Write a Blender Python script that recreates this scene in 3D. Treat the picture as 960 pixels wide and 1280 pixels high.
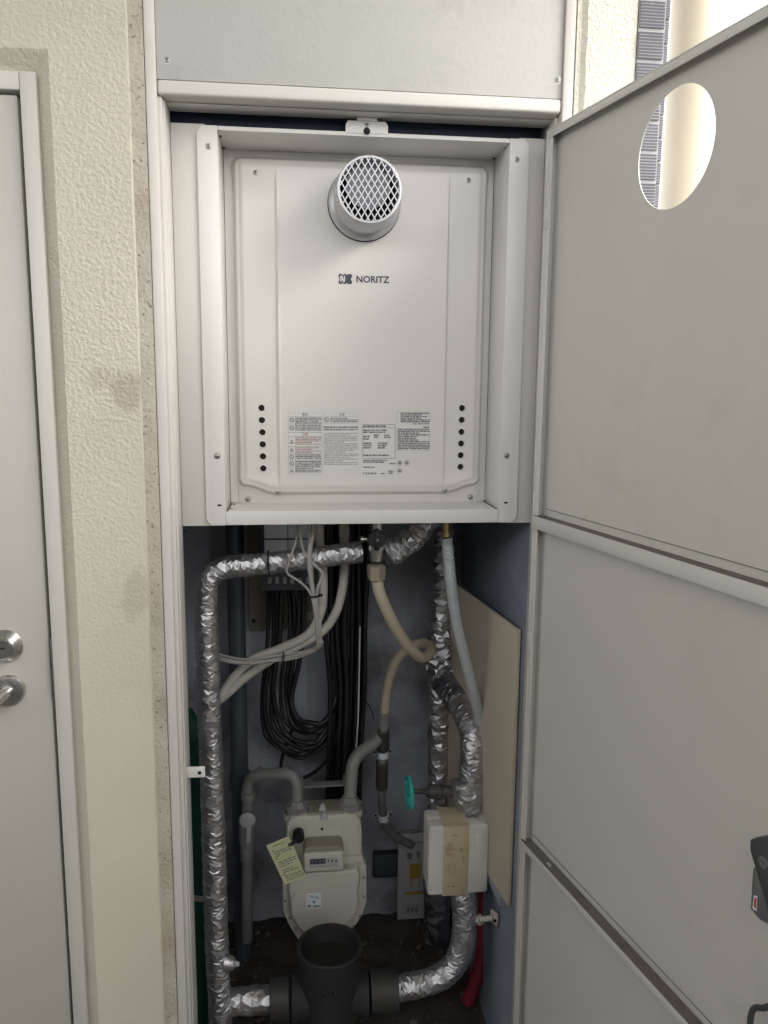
import bpy, bmesh, math, random
from mathutils import Vector, noise, Matrix
R = math.radians
random.seed(7)
for o in list(bpy.data.objects): bpy.data.objects.remove(o)
S = bpy.context.scene
COL = S.collection

# ------------------------------------------------------------------ camera
CAM = Vector((0.0, -1.36, 1.42)); YAW, PIT, ROL, FPX = R(6.40), R(8.92), R(0.51), 1000.0
_f = Vector((math.sin(YAW)*math.cos(PIT), math.cos(YAW)*math.cos(PIT), -math.sin(PIT)))
_r = Vector((math.cos(YAW), -math.sin(YAW), 0)); _u = _r.cross(_f)
_r2 = math.cos(ROL)*_r + math.sin(ROL)*_u; _u2 = -math.sin(ROL)*_r + math.cos(ROL)*_u
cd = bpy.data.cameras.new('camera'); cam = bpy.data.objects.new('camera', cd); COL.objects.link(cam)
cd.sensor_fit = 'VERTICAL'; cd.sensor_height = 24; cd.lens = FPX/1280*24; cd.clip_start = 0.02; cd.clip_end = 3000
m = Matrix((( _r2.x, _u2.x, -_f.x, CAM.x), (_r2.y, _u2.y, -_f.y, CAM.y), (_r2.z, _u2.z, -_f.z, CAM.z), (0, 0, 0, 1)))
cam.matrix_world = m
S.camera = cam

# ------------------------------------------------------------------ sky, sun, exposure
SUN = Vector((0.72, -0.42, 0.58)).normalized()          # direction towards the light
w = bpy.data.worlds.new('World'); S.world = w; w.use_nodes = True
nt = w.node_tree; bg = nt.nodes['Background']; sky = nt.nodes.new('ShaderNodeTexSky'); sky.sky_type = 'NISHITA'
sky.sun_disc = False; sky.sun_elevation = math.asin(SUN.z); sky.sun_rotation = math.atan2(SUN.x, SUN.y)
sky.air_density = 1.0; sky.dust_density = 5.0; sky.ozone_density = 1.0
oc = nt.nodes.new('ShaderNodeMix'); oc.data_type = 'RGBA'; oc.inputs['Factor'].default_value = .8; oc.inputs['B'].default_value = (13.3, 13.15, 12.9, 1)   # an even cloud layer
nt.links.new(sky.outputs[0], oc.inputs['A']); nt.links.new(oc.outputs['Result'], bg.inputs[0]); bg.inputs[1].default_value = 0.10
sl = bpy.data.lights.new('sun', 'SUN'); sl.energy = 1.2; sl.angle = R(38); sl.color = (1.0, 0.97, 0.93)
so = bpy.data.objects.new('sun', sl); COL.objects.link(so); so.location = (2, -3, 4); so.rotation_euler = (-SUN).to_track_quat('-Z', 'Y').to_euler()
vs = S.view_settings; vs.view_transform = 'Standard'; vs.look = 'None'; vs.exposure = 1.78; vs.gamma = 1.0; vs.use_curve_mapping = False
S.render.engine = 'CYCLES'; S.cycles.max_bounces = 8

# ------------------------------------------------------------------ helpers
def ray(px, py): return (px-480)*_r2 - (py-640)*_u2 + FPX*_f
def at(px, py, Y):                       # the point of the plane y = Y seen at a pixel of the photograph
    d = ray(px, py); return CAM + d*((Y-CAM.y)/d.y)
def atx(px, py, X):
    d = ray(px, py); return CAM + d*((X-CAM.x)/d.x)
def atz(px, py, Z):
    d = ray(px, py); return CAM + d*((Z-CAM.z)/d.z)
def A(*pts): return [at(*p) for p in pts]
ORI = {}
def thing(name, label, cat, loc=(0, 0, 0), group=None):
    o = bpy.data.objects.new(name, None); COL.objects.link(o); o.empty_display_size = .05
    o.location = loc; ORI[o] = Vector(loc); o['label'] = label; o['category'] = cat
    if group: o['group'] = group
    return o
class MB:
    def __init__(s): s.v = []; s.f = []; s.mi = []; s.cur = 0
    def add(s, vs, fs):
        b = len(s.v); s.v += [Vector(v) for v in vs]
        for f in fs: s.f.append([b+i for i in f]); s.mi.append(s.cur)
        return s
    def box(s, x0, x1, y0, y1, z0, z1, bev=0, seg=2):
        return s.obox(Vector(((x0+x1)/2, (y0+y1)/2, (z0+z1)/2)), (1, 0, 0), (0, 1, 0), (0, 0, 1), abs(x1-x0), abs(y1-y0), abs(z1-z0), bev, seg)
    def obox(s, c, ax, ay, az, sx, sy, sz, bev=0, seg=2):
        ax, ay, az = Vector(ax).normalized(), Vector(ay).normalized(), Vector(az).normalized(); c = Vector(c)
        bm = bmesh.new(); bmesh.ops.create_cube(bm, size=1)
        for v in bm.verts: v.co = Vector((v.co.x*sx, v.co.y*sy, v.co.z*sz))
        if bev: bmesh.ops.bevel(bm, geom=bm.edges[:], offset=bev, segments=seg, profile=.5, affect='EDGES')
        bm.verts.index_update()
        s.add([c+ax*v.co.x+ay*v.co.y+az*v.co.z for v in bm.verts], [[v.index for v in f.verts] for f in bm.faces]); bm.free(); return s
    def prism(s, poly, y0, y1, bev=0, seg=2):            # outline in x,z extruded along y
        bm = bmesh.new(); n = len(poly)
        a = [bm.verts.new((p[0], y0, p[1])) for p in poly]; b = [bm.verts.new((p[0], y1, p[1])) for p in poly]
        fa = bm.faces.new(a); bm.faces.new(b[::-1])
        for i in range(n): bm.faces.new((a[i], b[i], b[(i+1) % n], a[(i+1) % n]))
        bmesh.ops.recalc_face_normals(bm, faces=bm.faces[:])
        if bev: bmesh.ops.bevel(bm, geom=list(fa.edges), offset=bev, segments=seg, profile=.5, affect='EDGES')
        bm.verts.index_update()
        s.add([v.co.copy() for v in bm.verts], [[v.index for v in f.verts] for f in bm.faces]); bm.free(); return s
    def rings(s, rings, closed=True, cap=True):
        b = len(s.v); n = len(rings[0])
        for r in rings: s.v += r
        for i in range(len(rings)-1):
            for j in range(n if closed else n-1):
                k = (j+1) % n
                s.f.append([b+i*n+j, b+i*n+k, b+(i+1)*n+k, b+(i+1)*n+j]); s.mi.append(s.cur)
        if cap:
            s.f.append([b+j for j in range(n)][::-1]); s.mi.append(s.cur)
            s.f.append([b+(len(rings)-1)*n+j for j in range(n)]); s.mi.append(s.cur)
        return s
    def tube(s, pts, r, seg=14, cap=True, fn=None):
        rs = r if isinstance(r, (list, tuple)) else [r]*len(pts)
        fr = frames(pts); R_ = []
        for i, (p, t, n, b) in enumerate(fr):
            ring = []
            for j in range(seg):
                a = 2*math.pi*j/seg; d = n*math.cos(a)+b*math.sin(a); q = p+d*rs[i]
                if fn: q = q+d*fn(q, rs[i])
                ring.append(q)
            R_.append(ring)
        return s.rings(R_, True, cap)
    def lathe(s, o, ax, prof, seg=32, cap=True):          # prof: (distance along axis, radius)
        o = Vector(o); ax = Vector(ax).normalized(); n = ax.orthogonal().normalized(); b = ax.cross(n); rr = []
        for h, r in prof:
            rr.append([o+ax*h+(n*math.cos(2*math.pi*j/seg)+b*math.sin(2*math.pi*j/seg))*r for j in range(seg)])
        return s.rings(rr, True, cap)
    def build(s, name, mat, parent=None, smooth=35, label=None, mats=None):
        o_ = ORI.get(parent, Vector((0, 0, 0))) if parent else None
        if o_ is None:
            xs = [v.x for v in s.v]; ys = [v.y for v in s.v]; zs = [v.z for v in s.v]
            o_ = Vector(((min(xs)+max(xs))/2, (min(ys)+max(ys))/2, min(zs)))
        me = bpy.data.meshes.new(name); me.from_pydata([v-o_ for v in s.v], [], s.f); me.update()
        for mm in (mats or [mat]): me.materials.append(mm)
        if mats: me.polygons.foreach_set('material_index', s.mi)
        bm = bmesh.new(); bm.from_mesh(me); bmesh.ops.recalc_face_normals(bm, faces=bm.faces[:]); bm.to_mesh(me); bm.free()
        if smooth:
            me.polygons.foreach_set('use_smooth', [True]*len(me.polygons)); me.set_sharp_from_angle(angle=R(smooth))
        o = bpy.data.objects.new(name, me); COL.objects.link(o)
        ORI[o] = o_
        if parent: o.parent = parent
        else: o.location = o_
        if label: o['label'] = label
        if 'print' in name or name == 'warning_symbols' or name == 'approval_marks': o['kind'] = 'stuff'
        return o
def tag(o, label, cat, group=None):
    o['label'] = label; o['category'] = cat
    if group: o['group'] = group
    return o
def frames(pts):
    pts = [Vector(p) for p in pts]; out = []; n = None
    for i, p in enumerate(pts):
        t = (pts[min(i+1, len(pts)-1)]-pts[max(i-1, 0)]).normalized()
        if n is None: n = t.orthogonal().normalized()
        else: n = (n-t*n.dot(t)).normalized()
        out.append((p, t, n, t.cross(n)))
    return out
def spline(pts, step=.008):
    P = [Vector(p) for p in pts]; P = [P[0]*2-P[1]]+P+[P[-1]*2-P[-2]]; out = []
    for i in range(1, len(P)-2):
        a, b, c, d = P[i-1], P[i], P[i+1], P[i+2]; k = max(2, int((c-b).length/step))
        for j in range(k):
            t = j/k
            out.append(.5*((2*b)+(c-a)*t+(2*a-5*b+4*c-d)*t*t+(3*b-a-3*c+d)*t**3))
    out.append(P[-2]); return out
def polyround(pts, r, n=8):                               # a polyline with rounded corners, for rigid pipes
    P = [Vector(p) for p in pts]; out = [P[0]]
    for i in range(1, len(P)-1):
        a = (P[i-1]-P[i]); c = (P[i+1]-P[i]); rr = min(r, a.length*.49, c.length*.49)
        s, e = P[i]+a.normalized()*rr, P[i]+c.normalized()*rr
        for k in range(n+1):
            t = k/n; out.append(s*(1-t)**2+P[i]*2*t*(1-t)+e*t*t)
    out.append(P[-1]); return out
def resample(pts, step):
    out = [pts[0]]; acc = 0
    for a, b in zip(pts, pts[1:]):
        L = (b-a).length; k = max(1, int(round(L/step)))
        for j in range(1, k+1): out.append(a.lerp(b, j/k))
    return out

# ------------------------------------------------------------------ materials
def mat(name, col, rough=.5, metal=0, var=.06, vscale=6, bump=0, bscale=60, bdet=4, dirt=None, dscale=3, dth=.62, spec=.5, rvar=.08, coat=0, speck=None):
    m = bpy.data.materials.new(name); m.use_nodes = True; N = m.node_tree.nodes; L = m.node_tree.links; p = N['Principled BSDF']
    p.inputs['Metallic'].default_value = metal; p.inputs['Specular IOR Level'].default_value = spec; p.inputs['Coat Weight'].default_value = coat
    g = N.new('ShaderNodeNewGeometry')
    nz = N.new('ShaderNodeTexNoise'); nz.inputs['Scale'].default_value = vscale; nz.inputs['Detail'].default_value = 6; L.new(g.outputs['Position'], nz.inputs['Vector'])
    mx = N.new('ShaderNodeMix'); mx.data_type = 'RGBA'; L.new(nz.outputs['Fac'], mx.inputs['Factor'])
    mx.inputs['A'].default_value = (*[max(0, c*(1-var*2)) for c in col], 1); mx.inputs['B'].default_value = (*[min(1, c*(1+var*2)) for c in col], 1)
    out = mx.outputs['Result']
    def over(fac, c):
        nonlocal out
        q = N.new('ShaderNodeMix'); q.data_type = 'RGBA'; L.new(fac, q.inputs['Factor']); L.new(out, q.inputs['A']); q.inputs['B'].default_value = (*c, 1); out = q.outputs['Result']
    def ramp(src, a, b):
        r = N.new('ShaderNodeMapRange'); L.new(src, r.inputs[0]); r.inputs[1].default_value = a; r.inputs[2].default_value = b; return r.outputs[0]
    if dirt:
        d = N.new('ShaderNodeTexNoise'); d.inputs['Scale'].default_value = dscale; d.inputs['Detail'].default_value = 9; d.inputs['Roughness'].default_value = .65; L.new(g.outputs['Position'], d.inputs['Vector'])
        over(ramp(d.outputs['Fac'], dth, dth+.18), dirt)
    if speck:
        d = N.new('ShaderNodeTexNoise'); d.inputs['Scale'].default_value = speck[1]; d.inputs['Detail'].default_value = 3; L.new(g.outputs['Position'], d.inputs['Vector'])
        over(ramp(d.outputs['Fac'], speck[2], speck[2]+.06), speck[0])
    L.new(out, p.inputs['Base Color'])
    rr = N.new('ShaderNodeMapRange'); L.new(nz.outputs['Fac'], rr.inputs[0]); rr.inputs[3].default_value = max(.02, rough-rvar); rr.inputs[4].default_value = min(1, rough+rvar); L.new(rr.outputs[0], p.inputs['Roughness'])
    if bump:
        b = N.new('ShaderNodeTexNoise'); b.inputs['Scale'].default_value = bscale; b.inputs['Detail'].default_value = bdet; L.new(g.outputs['Position'], b.inputs['Vector'])
        bp = N.new('ShaderNodeBump'); bp.inputs['Strength'].default_value = bump; bp.inputs['Distance'].default_value = .01; L.new(b.outputs['Fac'], bp.inputs['Height']); L.new(bp.outputs['Normal'], p.inputs['Normal'])
    return m
M = {}
M['cream'] = mat('cabinet cream enamel', (.585, .565, .535), .42, var=.03, bump=.05, bscale=160, dirt=(.50, .47, .42), dscale=4, dth=.6)
M['panel'] = mat('upper panel enamel', (.455, .45, .43), .5, var=.05, bump=.06, bscale=120, dirt=(.37, .36, .335), dscale=7, dth=.52)
M['heater'] = mat('heater warm white enamel', (.695, .67, .64), .36, var=.015, bump=.025, bscale=220)
M['flange'] = mat('mounting frame white enamel', (.71, .695, .67), .38, var=.02, bump=.03, bscale=180, dirt=(.52, .47, .40), dscale=22, dth=.68)
M['sheet'] = mat('door inner grey enamel', (.585, .565, .53), .45, var=.03, bump=.12, bscale=5, bdet=2, dirt=(.525, .505, .475), dscale=6, dth=.55)
M['lip'] = mat('door rail grey enamel', (.60, .585, .555), .45, var=.03, bump=.04, bscale=140)
M['dust'] = mat('dust on ledge', (.16, .14, .12), .9, var=.15, vscale=40, bump=.3, bscale=300)
M['entry'] = mat('entrance door grey enamel', (.43, .415, .38), .45, var=.02, bump=.03, bscale=200)
M['entryframe'] = mat('entrance frame enamel', (.52, .505, .47), .4, var=.02)
M['black'] = mat('black plastic', (.012, .012, .014), .38, var=.1)
M['gap'] = mat('black gasket', (.012, .011, .01), .8)  # black that stands in for shade in gaps and holes; ties too
M['blackcable'] = mat('black cable sheath', (.011, .011, .014), .48, var=.15, vscale=30)
M['steel'] = mat('brushed steel', (.55, .54, .52), .28, 1, var=.05, vscale=60)
M['zinc'] = mat('zinc screw', (.42, .41, .39), .4, 1, var=.1, vscale=200)
M['brass'] = mat('dull brass', (.50, .38, .16), .38, 1, var=.12, vscale=80)
M['nut'] = mat('nickel brass nut', (.46, .40, .30), .45, .6, var=.1, vscale=90)
M['aluminium'] = mat('flue aluminium paint', (.52, .525, .55), .36, .4, var=.04, vscale=30)
M['grille'] = mat('flue grille', (.56, .57, .61), .4, .1, var=.03)
M['ivory'] = mat('ivory hose jacket', (.50, .48, .43), .55, var=.07, vscale=14, dirt=(.30, .28, .24), dscale=18, dth=.6)
M['greywire'] = mat('grey wire sheath', (.36, .345, .33), .5, var=.08, vscale=30)
M['gashose'] = mat('beige gas hose', (.45, .385, .29), .5, var=.07, vscale=20, dirt=(.26, .2, .13), dscale=12, dth=.6)
M['conduit'] = mat('blue grey conduit', (.43, .46, .47), .5, var=.05, vscale=20)
M['riser'] = mat('slate painted riser', (.085, .10, .125), .36, .2, var=.12, vscale=10)
M['gaspipe'] = mat('grey gas pipe', (.23, .23, .225), .5, .1, var=.15, vscale=25, dirt=(.13, .12, .11), dscale=20)
M['darkpipe'] = mat('dark rubber elbow', (.06, .055, .05), .6, var=.2, vscale=18)
M['meter'] = mat('gas meter ivory enamel', (.53, .515, .45), .5, var=.06, vscale=12, bump=.08, bscale=180, dirt=(.30, .28, .23), dscale=16, dth=.57)
M['taupe'] = mat('taupe meter lid', (.26, .235, .18), .5, var=.1)
M['teal'] = mat('turquoise handwheel', (.03, .42, .36), .45, var=.1, vscale=50)
M['red'] = mat('crimson pipe jacket', (.22, .018, .036), .5, var=.1, vscale=20)
M['green'] = mat('green pipe jacket', (.006, .085, .06), .45, var=.1, vscale=15)
M['foam'] = mat('white foam box', (.62, .61, .57), .6, var=.06, vscale=18, bump=.3, bscale=200, dirt=(.38, .33, .25), dscale=13, dth=.58)
M['tape'] = mat('yellowed packing tape', (.50, .425, .29), .45, var=.1, vscale=14, dirt=(.30, .22, .12), dscale=24, dth=.6)
M['board'] = mat('tan board', (.52, .465, .37), .75, var=.05, vscale=9, bump=.06, bscale=200)
M['boardedge'] = mat('tan board edge', (.55, .47, .35), .8, var=.08, vscale=60)
M['tag'] = mat('pale yellow tag', (.62, .62, .38), .6, var=.04)
M['paper'] = mat('grey white card', (.42, .43, .44), .6, var=.05, vscale=20)
M['ochre'] = mat('ochre print', (.38, .28, .05), .6)
M['print'] = mat('grey ink', (.16, .16, .17), .6)
M['ink'] = mat('dark ink', (.05, .05, .07), .55)
M['lightink'] = mat('pale ink', (.36, .355, .36), .6)
M['redink'] = mat('red ink', (.5, .07, .05), .55)
M['redprint'] = mat('faded red ink', (.40, .28, .26), .6)
M['sticker'] = mat('pale sticker', (.71, .70, .68), .32, var=.01)
M['whiteink'] = mat('white ink', (.75, .75, .75), .5)
M['closetwall'] = mat('closet concrete', (.42, .44, .50), .85, var=.22, vscale=6, bump=.25, bscale=60, bdet=8, dirt=(.20, .20, .22), dscale=4.2, dth=.47, speck=((.08, .08, .08), 34, .70))
M['sidewall'] = mat('closet side panel', (.25, .285, .355), .5, var=.12, vscale=4, bump=.05, bscale=80, dirt=(.36, .39, .44), dscale=5, dth=.56)
M['dirtfloor'] = mat('dirty closet floor', (.055, .048, .042), .92, var=.3, vscale=14, bump=.6, bscale=45, bdet=8)
M['grit'] = mat('pale grit', (.12, .11, .10), .95, var=.4, vscale=70)
M['floor'] = mat('corridor concrete', (.16, .155, .145), .8, var=.1, vscale=3, bump=.1, bscale=120)
M['oppwall'] = mat('added wall paint', (.30, .30, .295), .8)
M['ground'] = mat('paved ground', (.25, .245, .23), .9, var=.12, vscale=.6)
M['whitebox'] = mat('bluish plastic cover', (.70, .74, .80), .2, var=.03)
M['greybox'] = mat('slate plastic base', (.085, .095, .12), .5)
M['backboard'] = mat('plywood backing board', (.27, .245, .20), .7, var=.1, vscale=8)
M['navy'] = mat('navy plate', (.028, .036, .06), .5)
M['iron'] = mat('tarred drain fitting', (.020, .020, .021), .72, var=.2, vscale=16, bump=.12, bscale=90)
M['pvc'] = mat('dark grey pipe coupling', (.036, .035, .035), .55, var=.12, vscale=20)
M['slot'] = mat('navy painted inner wall', (.012, .026, .058), .55, var=.2, vscale=5)
M['handle'] = mat('dark latch casting', (.075, .08, .085), .42, .3, var=.15, vscale=40)
M['latchplate'] = mat('grey latch plate', (.20, .205, .22), .4, .5, var=.1, vscale=40)
M['mortar'] = mat('sand mortar', (.45, .42, .355), .9, var=.12, vscale=20, bump=.4, bscale=150, speck=((.20, .165, .125), 170, .63), dirt=(.33, .29, .22), dscale=7, dth=.55)
M['tilegrey'] = mat('ribbed grey tile', (.215, .215, .24), .4, var=.1, vscale=26, dirt=(.52, .52, .55), dscale=20, dth=.6)
M['grout'] = mat('tile grout', (.40, .40, .415), .9)
M['down'] = mat('beige downpipe', (.62, .545, .42), .45, var=.03)
M['plaster'] = mat('white plaster', (.70, .69, .66), .85)

def foilmat(name, base, rough):
    m = mat(name, base, rough, 1, var=.12, vscale=30, rvar=.1); N = m.node_tree.nodes; L = m.node_tree.links; p = N['Principled BSDF']
    g = N.new('ShaderNodeNewGeometry'); v = N.new('ShaderNodeTexVoronoi'); v.inputs['Scale'].default_value = 120; v.feature = 'F1'
    n = N.new('ShaderNodeTexNoise'); n.inputs['Scale'].default_value = 160; n.inputs['Detail'].default_value = 3; n.inputs['Distortion'].default_value = .8
    L.new(g.outputs['Position'], v.inputs['Vector']); L.new(g.outputs['Position'], n.inputs['Vector'])
    a = N.new('ShaderNodeMath'); a.operation = 'MULTIPLY_ADD'; L.new(n.outputs['Fac'], a.inputs[0]); a.inputs[1].default_value = .9; L.new(v.outputs['Distance'], a.inputs[2])
    b = N.new('ShaderNodeBump'); b.inputs['Strength'].default_value = .2; b.inputs['Distance'].default_value = .003
    L.new(a.outputs[0], b.inputs['Height']); L.new(b.outputs['Normal'], p.inputs['Normal'])
    return m
M['foil'] = foilmat('crumpled aluminium foil', (.55, .55, .57), .45)
M['foildark'] = foilmat('dull shaded aluminium foil', (.36, .37, .42), .36)  # darker foil; the rear elbow's shade is put into this colour

def stucco(name, col, stains):
    m = mat(name, col, .85, var=.05, vscale=5); N = m.node_tree.nodes; L = m.node_tree.links; p = N['Principled BSDF']
    g = N.new('ShaderNodeNewGeometry')
    base = p.inputs['Base Color'].links[0].from_socket
    nz = N.new('ShaderNodeTexNoise'); nz.inputs['Scale'].default_value = 22; nz.inputs['Detail'].default_value = 6; L.new(g.outputs['Position'], nz.inputs['Vector'])
    for (cx, cz, rx, rz, k) in stains:                   # smudges with a ragged outline of their own
        mp = N.new('ShaderNodeVectorMath'); mp.operation = 'SUBTRACT'; L.new(g.outputs['Position'], mp.inputs[0]); mp.inputs[1].default_value = (cx, 0, cz)
        sc = N.new('ShaderNodeVectorMath'); sc.operation = 'MULTIPLY'; L.new(mp.outputs[0], sc.inputs[0]); sc.inputs[1].default_value = (1/rx, 0, 1/rz)
        ln = N.new('ShaderNodeVectorMath'); ln.operation = 'LENGTH'; L.new(sc.outputs[0], ln.inputs[0])
        ad = N.new('ShaderNodeMath'); ad.operation = 'MULTIPLY_ADD'; L.new(nz.outputs['Fac'], ad.inputs[0]); ad.inputs[1].default_value = 2.6; L.new(ln.outputs['Value'], ad.inputs[2])
        rp = N.new('ShaderNodeMapRange'); L.new(ad.outputs[0], rp.inputs[0]); rp.inputs[1].default_value = 2.5; rp.inputs[2].default_value = 1.9; rp.inputs[4].default_value = k
        q = N.new('ShaderNodeMix'); q.data_type = 'RGBA'; L.new(rp.outputs[0], q.inputs['Factor']); L.new(base, q.inputs['A']); q.inputs['B'].default_value = (.27, .235, .18, 1); base = q.outputs['Result']
    L.new(base, p.inputs['Base Color'])
    a = N.new('ShaderNodeTexNoise'); a.inputs['Scale'].default_value = 168; a.inputs['Detail'].default_value = 3; a.inputs['Distortion'].default_value = .25; L.new(g.outputs['Position'], a.inputs['Vector'])
    mr = N.new('ShaderNodeMapRange'); L.new(a.outputs['Fac'], mr.inputs[0]); mr.inputs[1].default_value = .32; mr.inputs[2].default_value = .78; mr.interpolation_type = 'SMOOTHSTEP'
    # the relief is flatter low on the wall, where the coat was trowelled smooth
    sx = N.new('ShaderNodeSeparateXYZ'); L.new(g.outputs['Position'], sx.inputs[0])
    fl = N.new('ShaderNodeMapRange'); L.new(sx.outputs['Z'], fl.inputs[0]); fl.inputs[1].default_value = .75; fl.inputs[2].default_value = 1.45; fl.inputs[3].default_value = .07; fl.inputs[4].default_value = .40
    b = N.new('ShaderNodeBump'); b.inputs['Distance'].default_value = .0045; L.new(fl.outputs[0], b.inputs['Strength']); L.new(mr.outputs[0], b.inputs['Height'])
    L.new(b.outputs['Normal'], p.inputs['Normal'])
    return m
_s1 = at(155, 497, -.08); _s2 = at(172, 742, -.08); _s3 = at(120, 472, -.08)
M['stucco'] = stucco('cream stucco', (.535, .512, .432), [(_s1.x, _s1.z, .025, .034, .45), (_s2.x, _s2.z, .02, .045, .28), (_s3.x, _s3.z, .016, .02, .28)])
M['stucco_lit'] = stucco('cream stucco lit copy', (.70, .67, .58), [])  # paler copy of the stucco, its bright light put into the colour

def struct(o, kind='structure'): o['kind'] = kind; return o
def text(s, name, mt, loc, size, parent, align='CENTER', ex=.0003, xdir=(1, 0, 0), zdir=(0, 0, 1), bold=0, shear=0, sx=1):
    cu = bpy.data.curves.new(name, 'FONT'); cu.body = s; cu.size = size; cu.extrude = ex; cu.align_x = align; cu.align_y = 'CENTER'; cu.offset = bold; cu.shear = shear
    cu.resolution_u = 3
    t = bpy.data.objects.new(name, cu); COL.objects.link(t); bpy.context.view_layer.update()
    me = bpy.data.meshes.new_from_object(t.evaluated_get(bpy.context.evaluated_depsgraph_get())); bpy.data.objects.remove(t)
    xd, zd = Vector(xdir).normalized(), Vector(zdir).normalized(); nd = xd.cross(zd); o_ = ORI.get(parent, Vector((0, 0, 0)))
    for v in me.vertices: v.co = Vector(loc)+xd*v.co.x*sx+zd*v.co.y+nd*v.co.z-o_
    me.materials.clear(); me.materials.append(mt); o = bpy.data.objects.new(name, me); COL.objects.link(o); o.parent = parent; ORI[o] = o_; return o
def screw(p, ax, r, parent, name='screw', mt=None, cross=True):
    p = Vector(p); ax = Vector(ax).normalized(); h = MB()
    h.lathe(p, ax, [(-.001, r*1.35), (.0004, r*1.35), (.0005, r), (r*.45, r*.86), (r*.62, r*.5)], 16)
    o = h.build(name, mt or M['zinc'], parent)
    if cross:
        n = ax.orthogonal().normalized(); b = ax.cross(n); n2 = (n+b*.6).normalized(); b2 = ax.cross(n2); c = MB()
        for d in (n2, b2): c.obox(p+ax*r*.58, d, ax.cross(d), ax, r*1.1, r*.24, r*.14)
        c.build('cross_slot', M['gap'], o, smooth=0)
    return o

YJ = -.065                      # front of the cabinet jambs; the heater flanges lie on y = 0
# ------------------------------------------------------------------ ground, floor
mb = MB(); mb.add([(-400, -400, -.10), (400, -400, -.10), (400, 400, -.10), (-400, 400, -.10)], [(0, 1, 2, 3)]); struct(mb.build('ground', M['ground'], smooth=0))
mb = MB(); mb.box(-6, 1.5, -3.0, -.06, -.09, 0, .004); struct(mb.build('corridor_floor', M['floor']))
CZ, CE, OW, OE = 2.66, 1.15, -2.1, 0.85          # ends and height of unseen ceiling and opposite wall, added to shape light
mb = MB(); mb.box(-4, CE, OW-.2, .75, CZ, CZ+.2); struct(mb.build('added_ceiling', M['plaster']))  # ceiling out of view, put in to keep the closet dark
mb = MB(); mb.box(-4, OE, OW-.15, OW, 0, 1.92); tag(mb.build('added_wall', M['oppwall']), 'unseen plain wall added opposite the heater cabinet to shape the light', 'wall')  # unseen wall added to hold back light from the front
mb = MB(); mb.box(-4.1, -4.0, OW-.15, .1, 0, 1.75); tag(mb.build('added_wall', M['plaster']), 'unseen parapet added at the far left end to limit low light', 'wall')  # added parapet out of view, cuts low light from the left

mb = MB(); mb.box(1.16, 1.28, OW-.15, -.45, 0, 1.80); tag(mb.build('added_wall', M['oppwall']), 'unseen parapet added at the right end to block low light', 'wall')  # added parapet out of view, darkens the lower left wall

# ------------------------------------------------------------------ closet shell behind the frame
XL, XR, YB = at(232, 700, 0).x-.005, at(662, 655, 0).x+.004, .58
mb = MB(); mb.box(XL-.20, XR+.10, YB, YB+.12, -.05, 2.658)
bw = mb.build('closet_back_wall', M['closetwall']); tag(bw, 'grey concrete rear wall of the pipe closet', 'wall')
mb = MB(); mb.box(XR, XR+.10, .012, YB-.002, -.05, 2.658); tag(mb.build('closet_side_wall', M['sidewall']), 'slate blue right side wall inside the pipe closet', 'wall')
mb = MB(); mb.box(XL-.20, XL-.08, .022, YB-.002, -.05, 2.658); tag(mb.build('closet_side_wall', M['closetwall']), 'dark left side wall inside the pipe closet', 'wall')
mb = MB(); nx, ny = 60, 50
vv = []
for j in range(ny+1):
    for i in range(nx+1):
        x = XL-.08+(XR-XL+.08)*i/nx; y = -.02+(YB+.02)*j/ny
        z = .004+.02*max(0, noise.noise(Vector((x*5, y*5, 1))))+.010*noise.noise(Vector((x*19, y*19, 2)))+.045*max(0, (y-.3)/.28)**2*(.6+.6*noise.noise(Vector((x*6, y*4, 8))))
        vv.append((x, y, z))
mb.add(vv, [(j*(nx+1)+i, j*(nx+1)+i+1, (j+1)*(nx+1)+i+1, (j+1)*(nx+1)+i) for j in range(ny) for i in range(nx)])
struct(mb.build('closet_floor', M['dirtfloor'], smooth=60))

# ------------------------------------------------------------------ stucco walls
YS, YBAND, YBD = -.0725, -.0662, -.053
def xz(px, py, Y): p = at(px, py, Y); return p.x, p.z
XA = (at(63, 100, YS).x+at(76, 400, YS).x+at(95.5, 800, YS).x+at(128, 1280, YS).x)/4          # stucco edge by the entrance door
XBd = (at(47, 92, YBD).x+at(64, 400, YBD).x+at(84, 800, YBD).x+at(112.5, 1280, YBD).x)/4     # outer edge of the entrance frame
XC = (at(160, 5, YS).x+at(167, 400, YS).x+at(183, 800, YS).x+at(205, 1280, YS).x)/4
XJ = (at(181.5, 0, YJ).x+at(191, 400, YJ).x+at(203, 800, YJ).x+at(222.5, 1280, YJ).x)/4         # outer edge of left jamb
ZD = at(25, 92, YBD).z; ZA = at(40, 60, YS).z
print('XA', XA, 'XBd', XBd, 'XC', XC, 'XJ', XJ, 'ZD', ZD, 'ZA', ZA)
XLW = -4.0; XD0 = XBd-.90; ZT = 2.659
def ragged(mb, p0, p1, q0, q1, n=60, amp=.0025):   # a chamfer strip between an arris on the coat and its foot, slightly uneven
    a = []; b = []
    for i in range(n+1):
        t = i/n; P = Vector(p0).lerp(Vector(p1), t); Q = Vector(q0).lerp(Vector(q1), t); d = (Q-P)
        k = abs(noise.noise(P*23)*amp+noise.noise(P*70)*amp*.5)
        a.append(P+Vector((d.x, 0, d.z)).normalized()*k); b.append(Q)
    mb.add(a+b, [(i, i+1, n+2+i, n+1+i) for i in range(n)])
    st = [Vector(p0).lerp(Vector(p1), i/n) for i in range(n+1)]; mb.add(st+a, [(i, i+1, n+2+i, n+1+i) for i in range(n)])
CH = .008
ws = thing('stucco_wall', 'cream stucco wall between the grey entrance door and the heater cabinet', 'wall', (XC, 0, 0))
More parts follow.
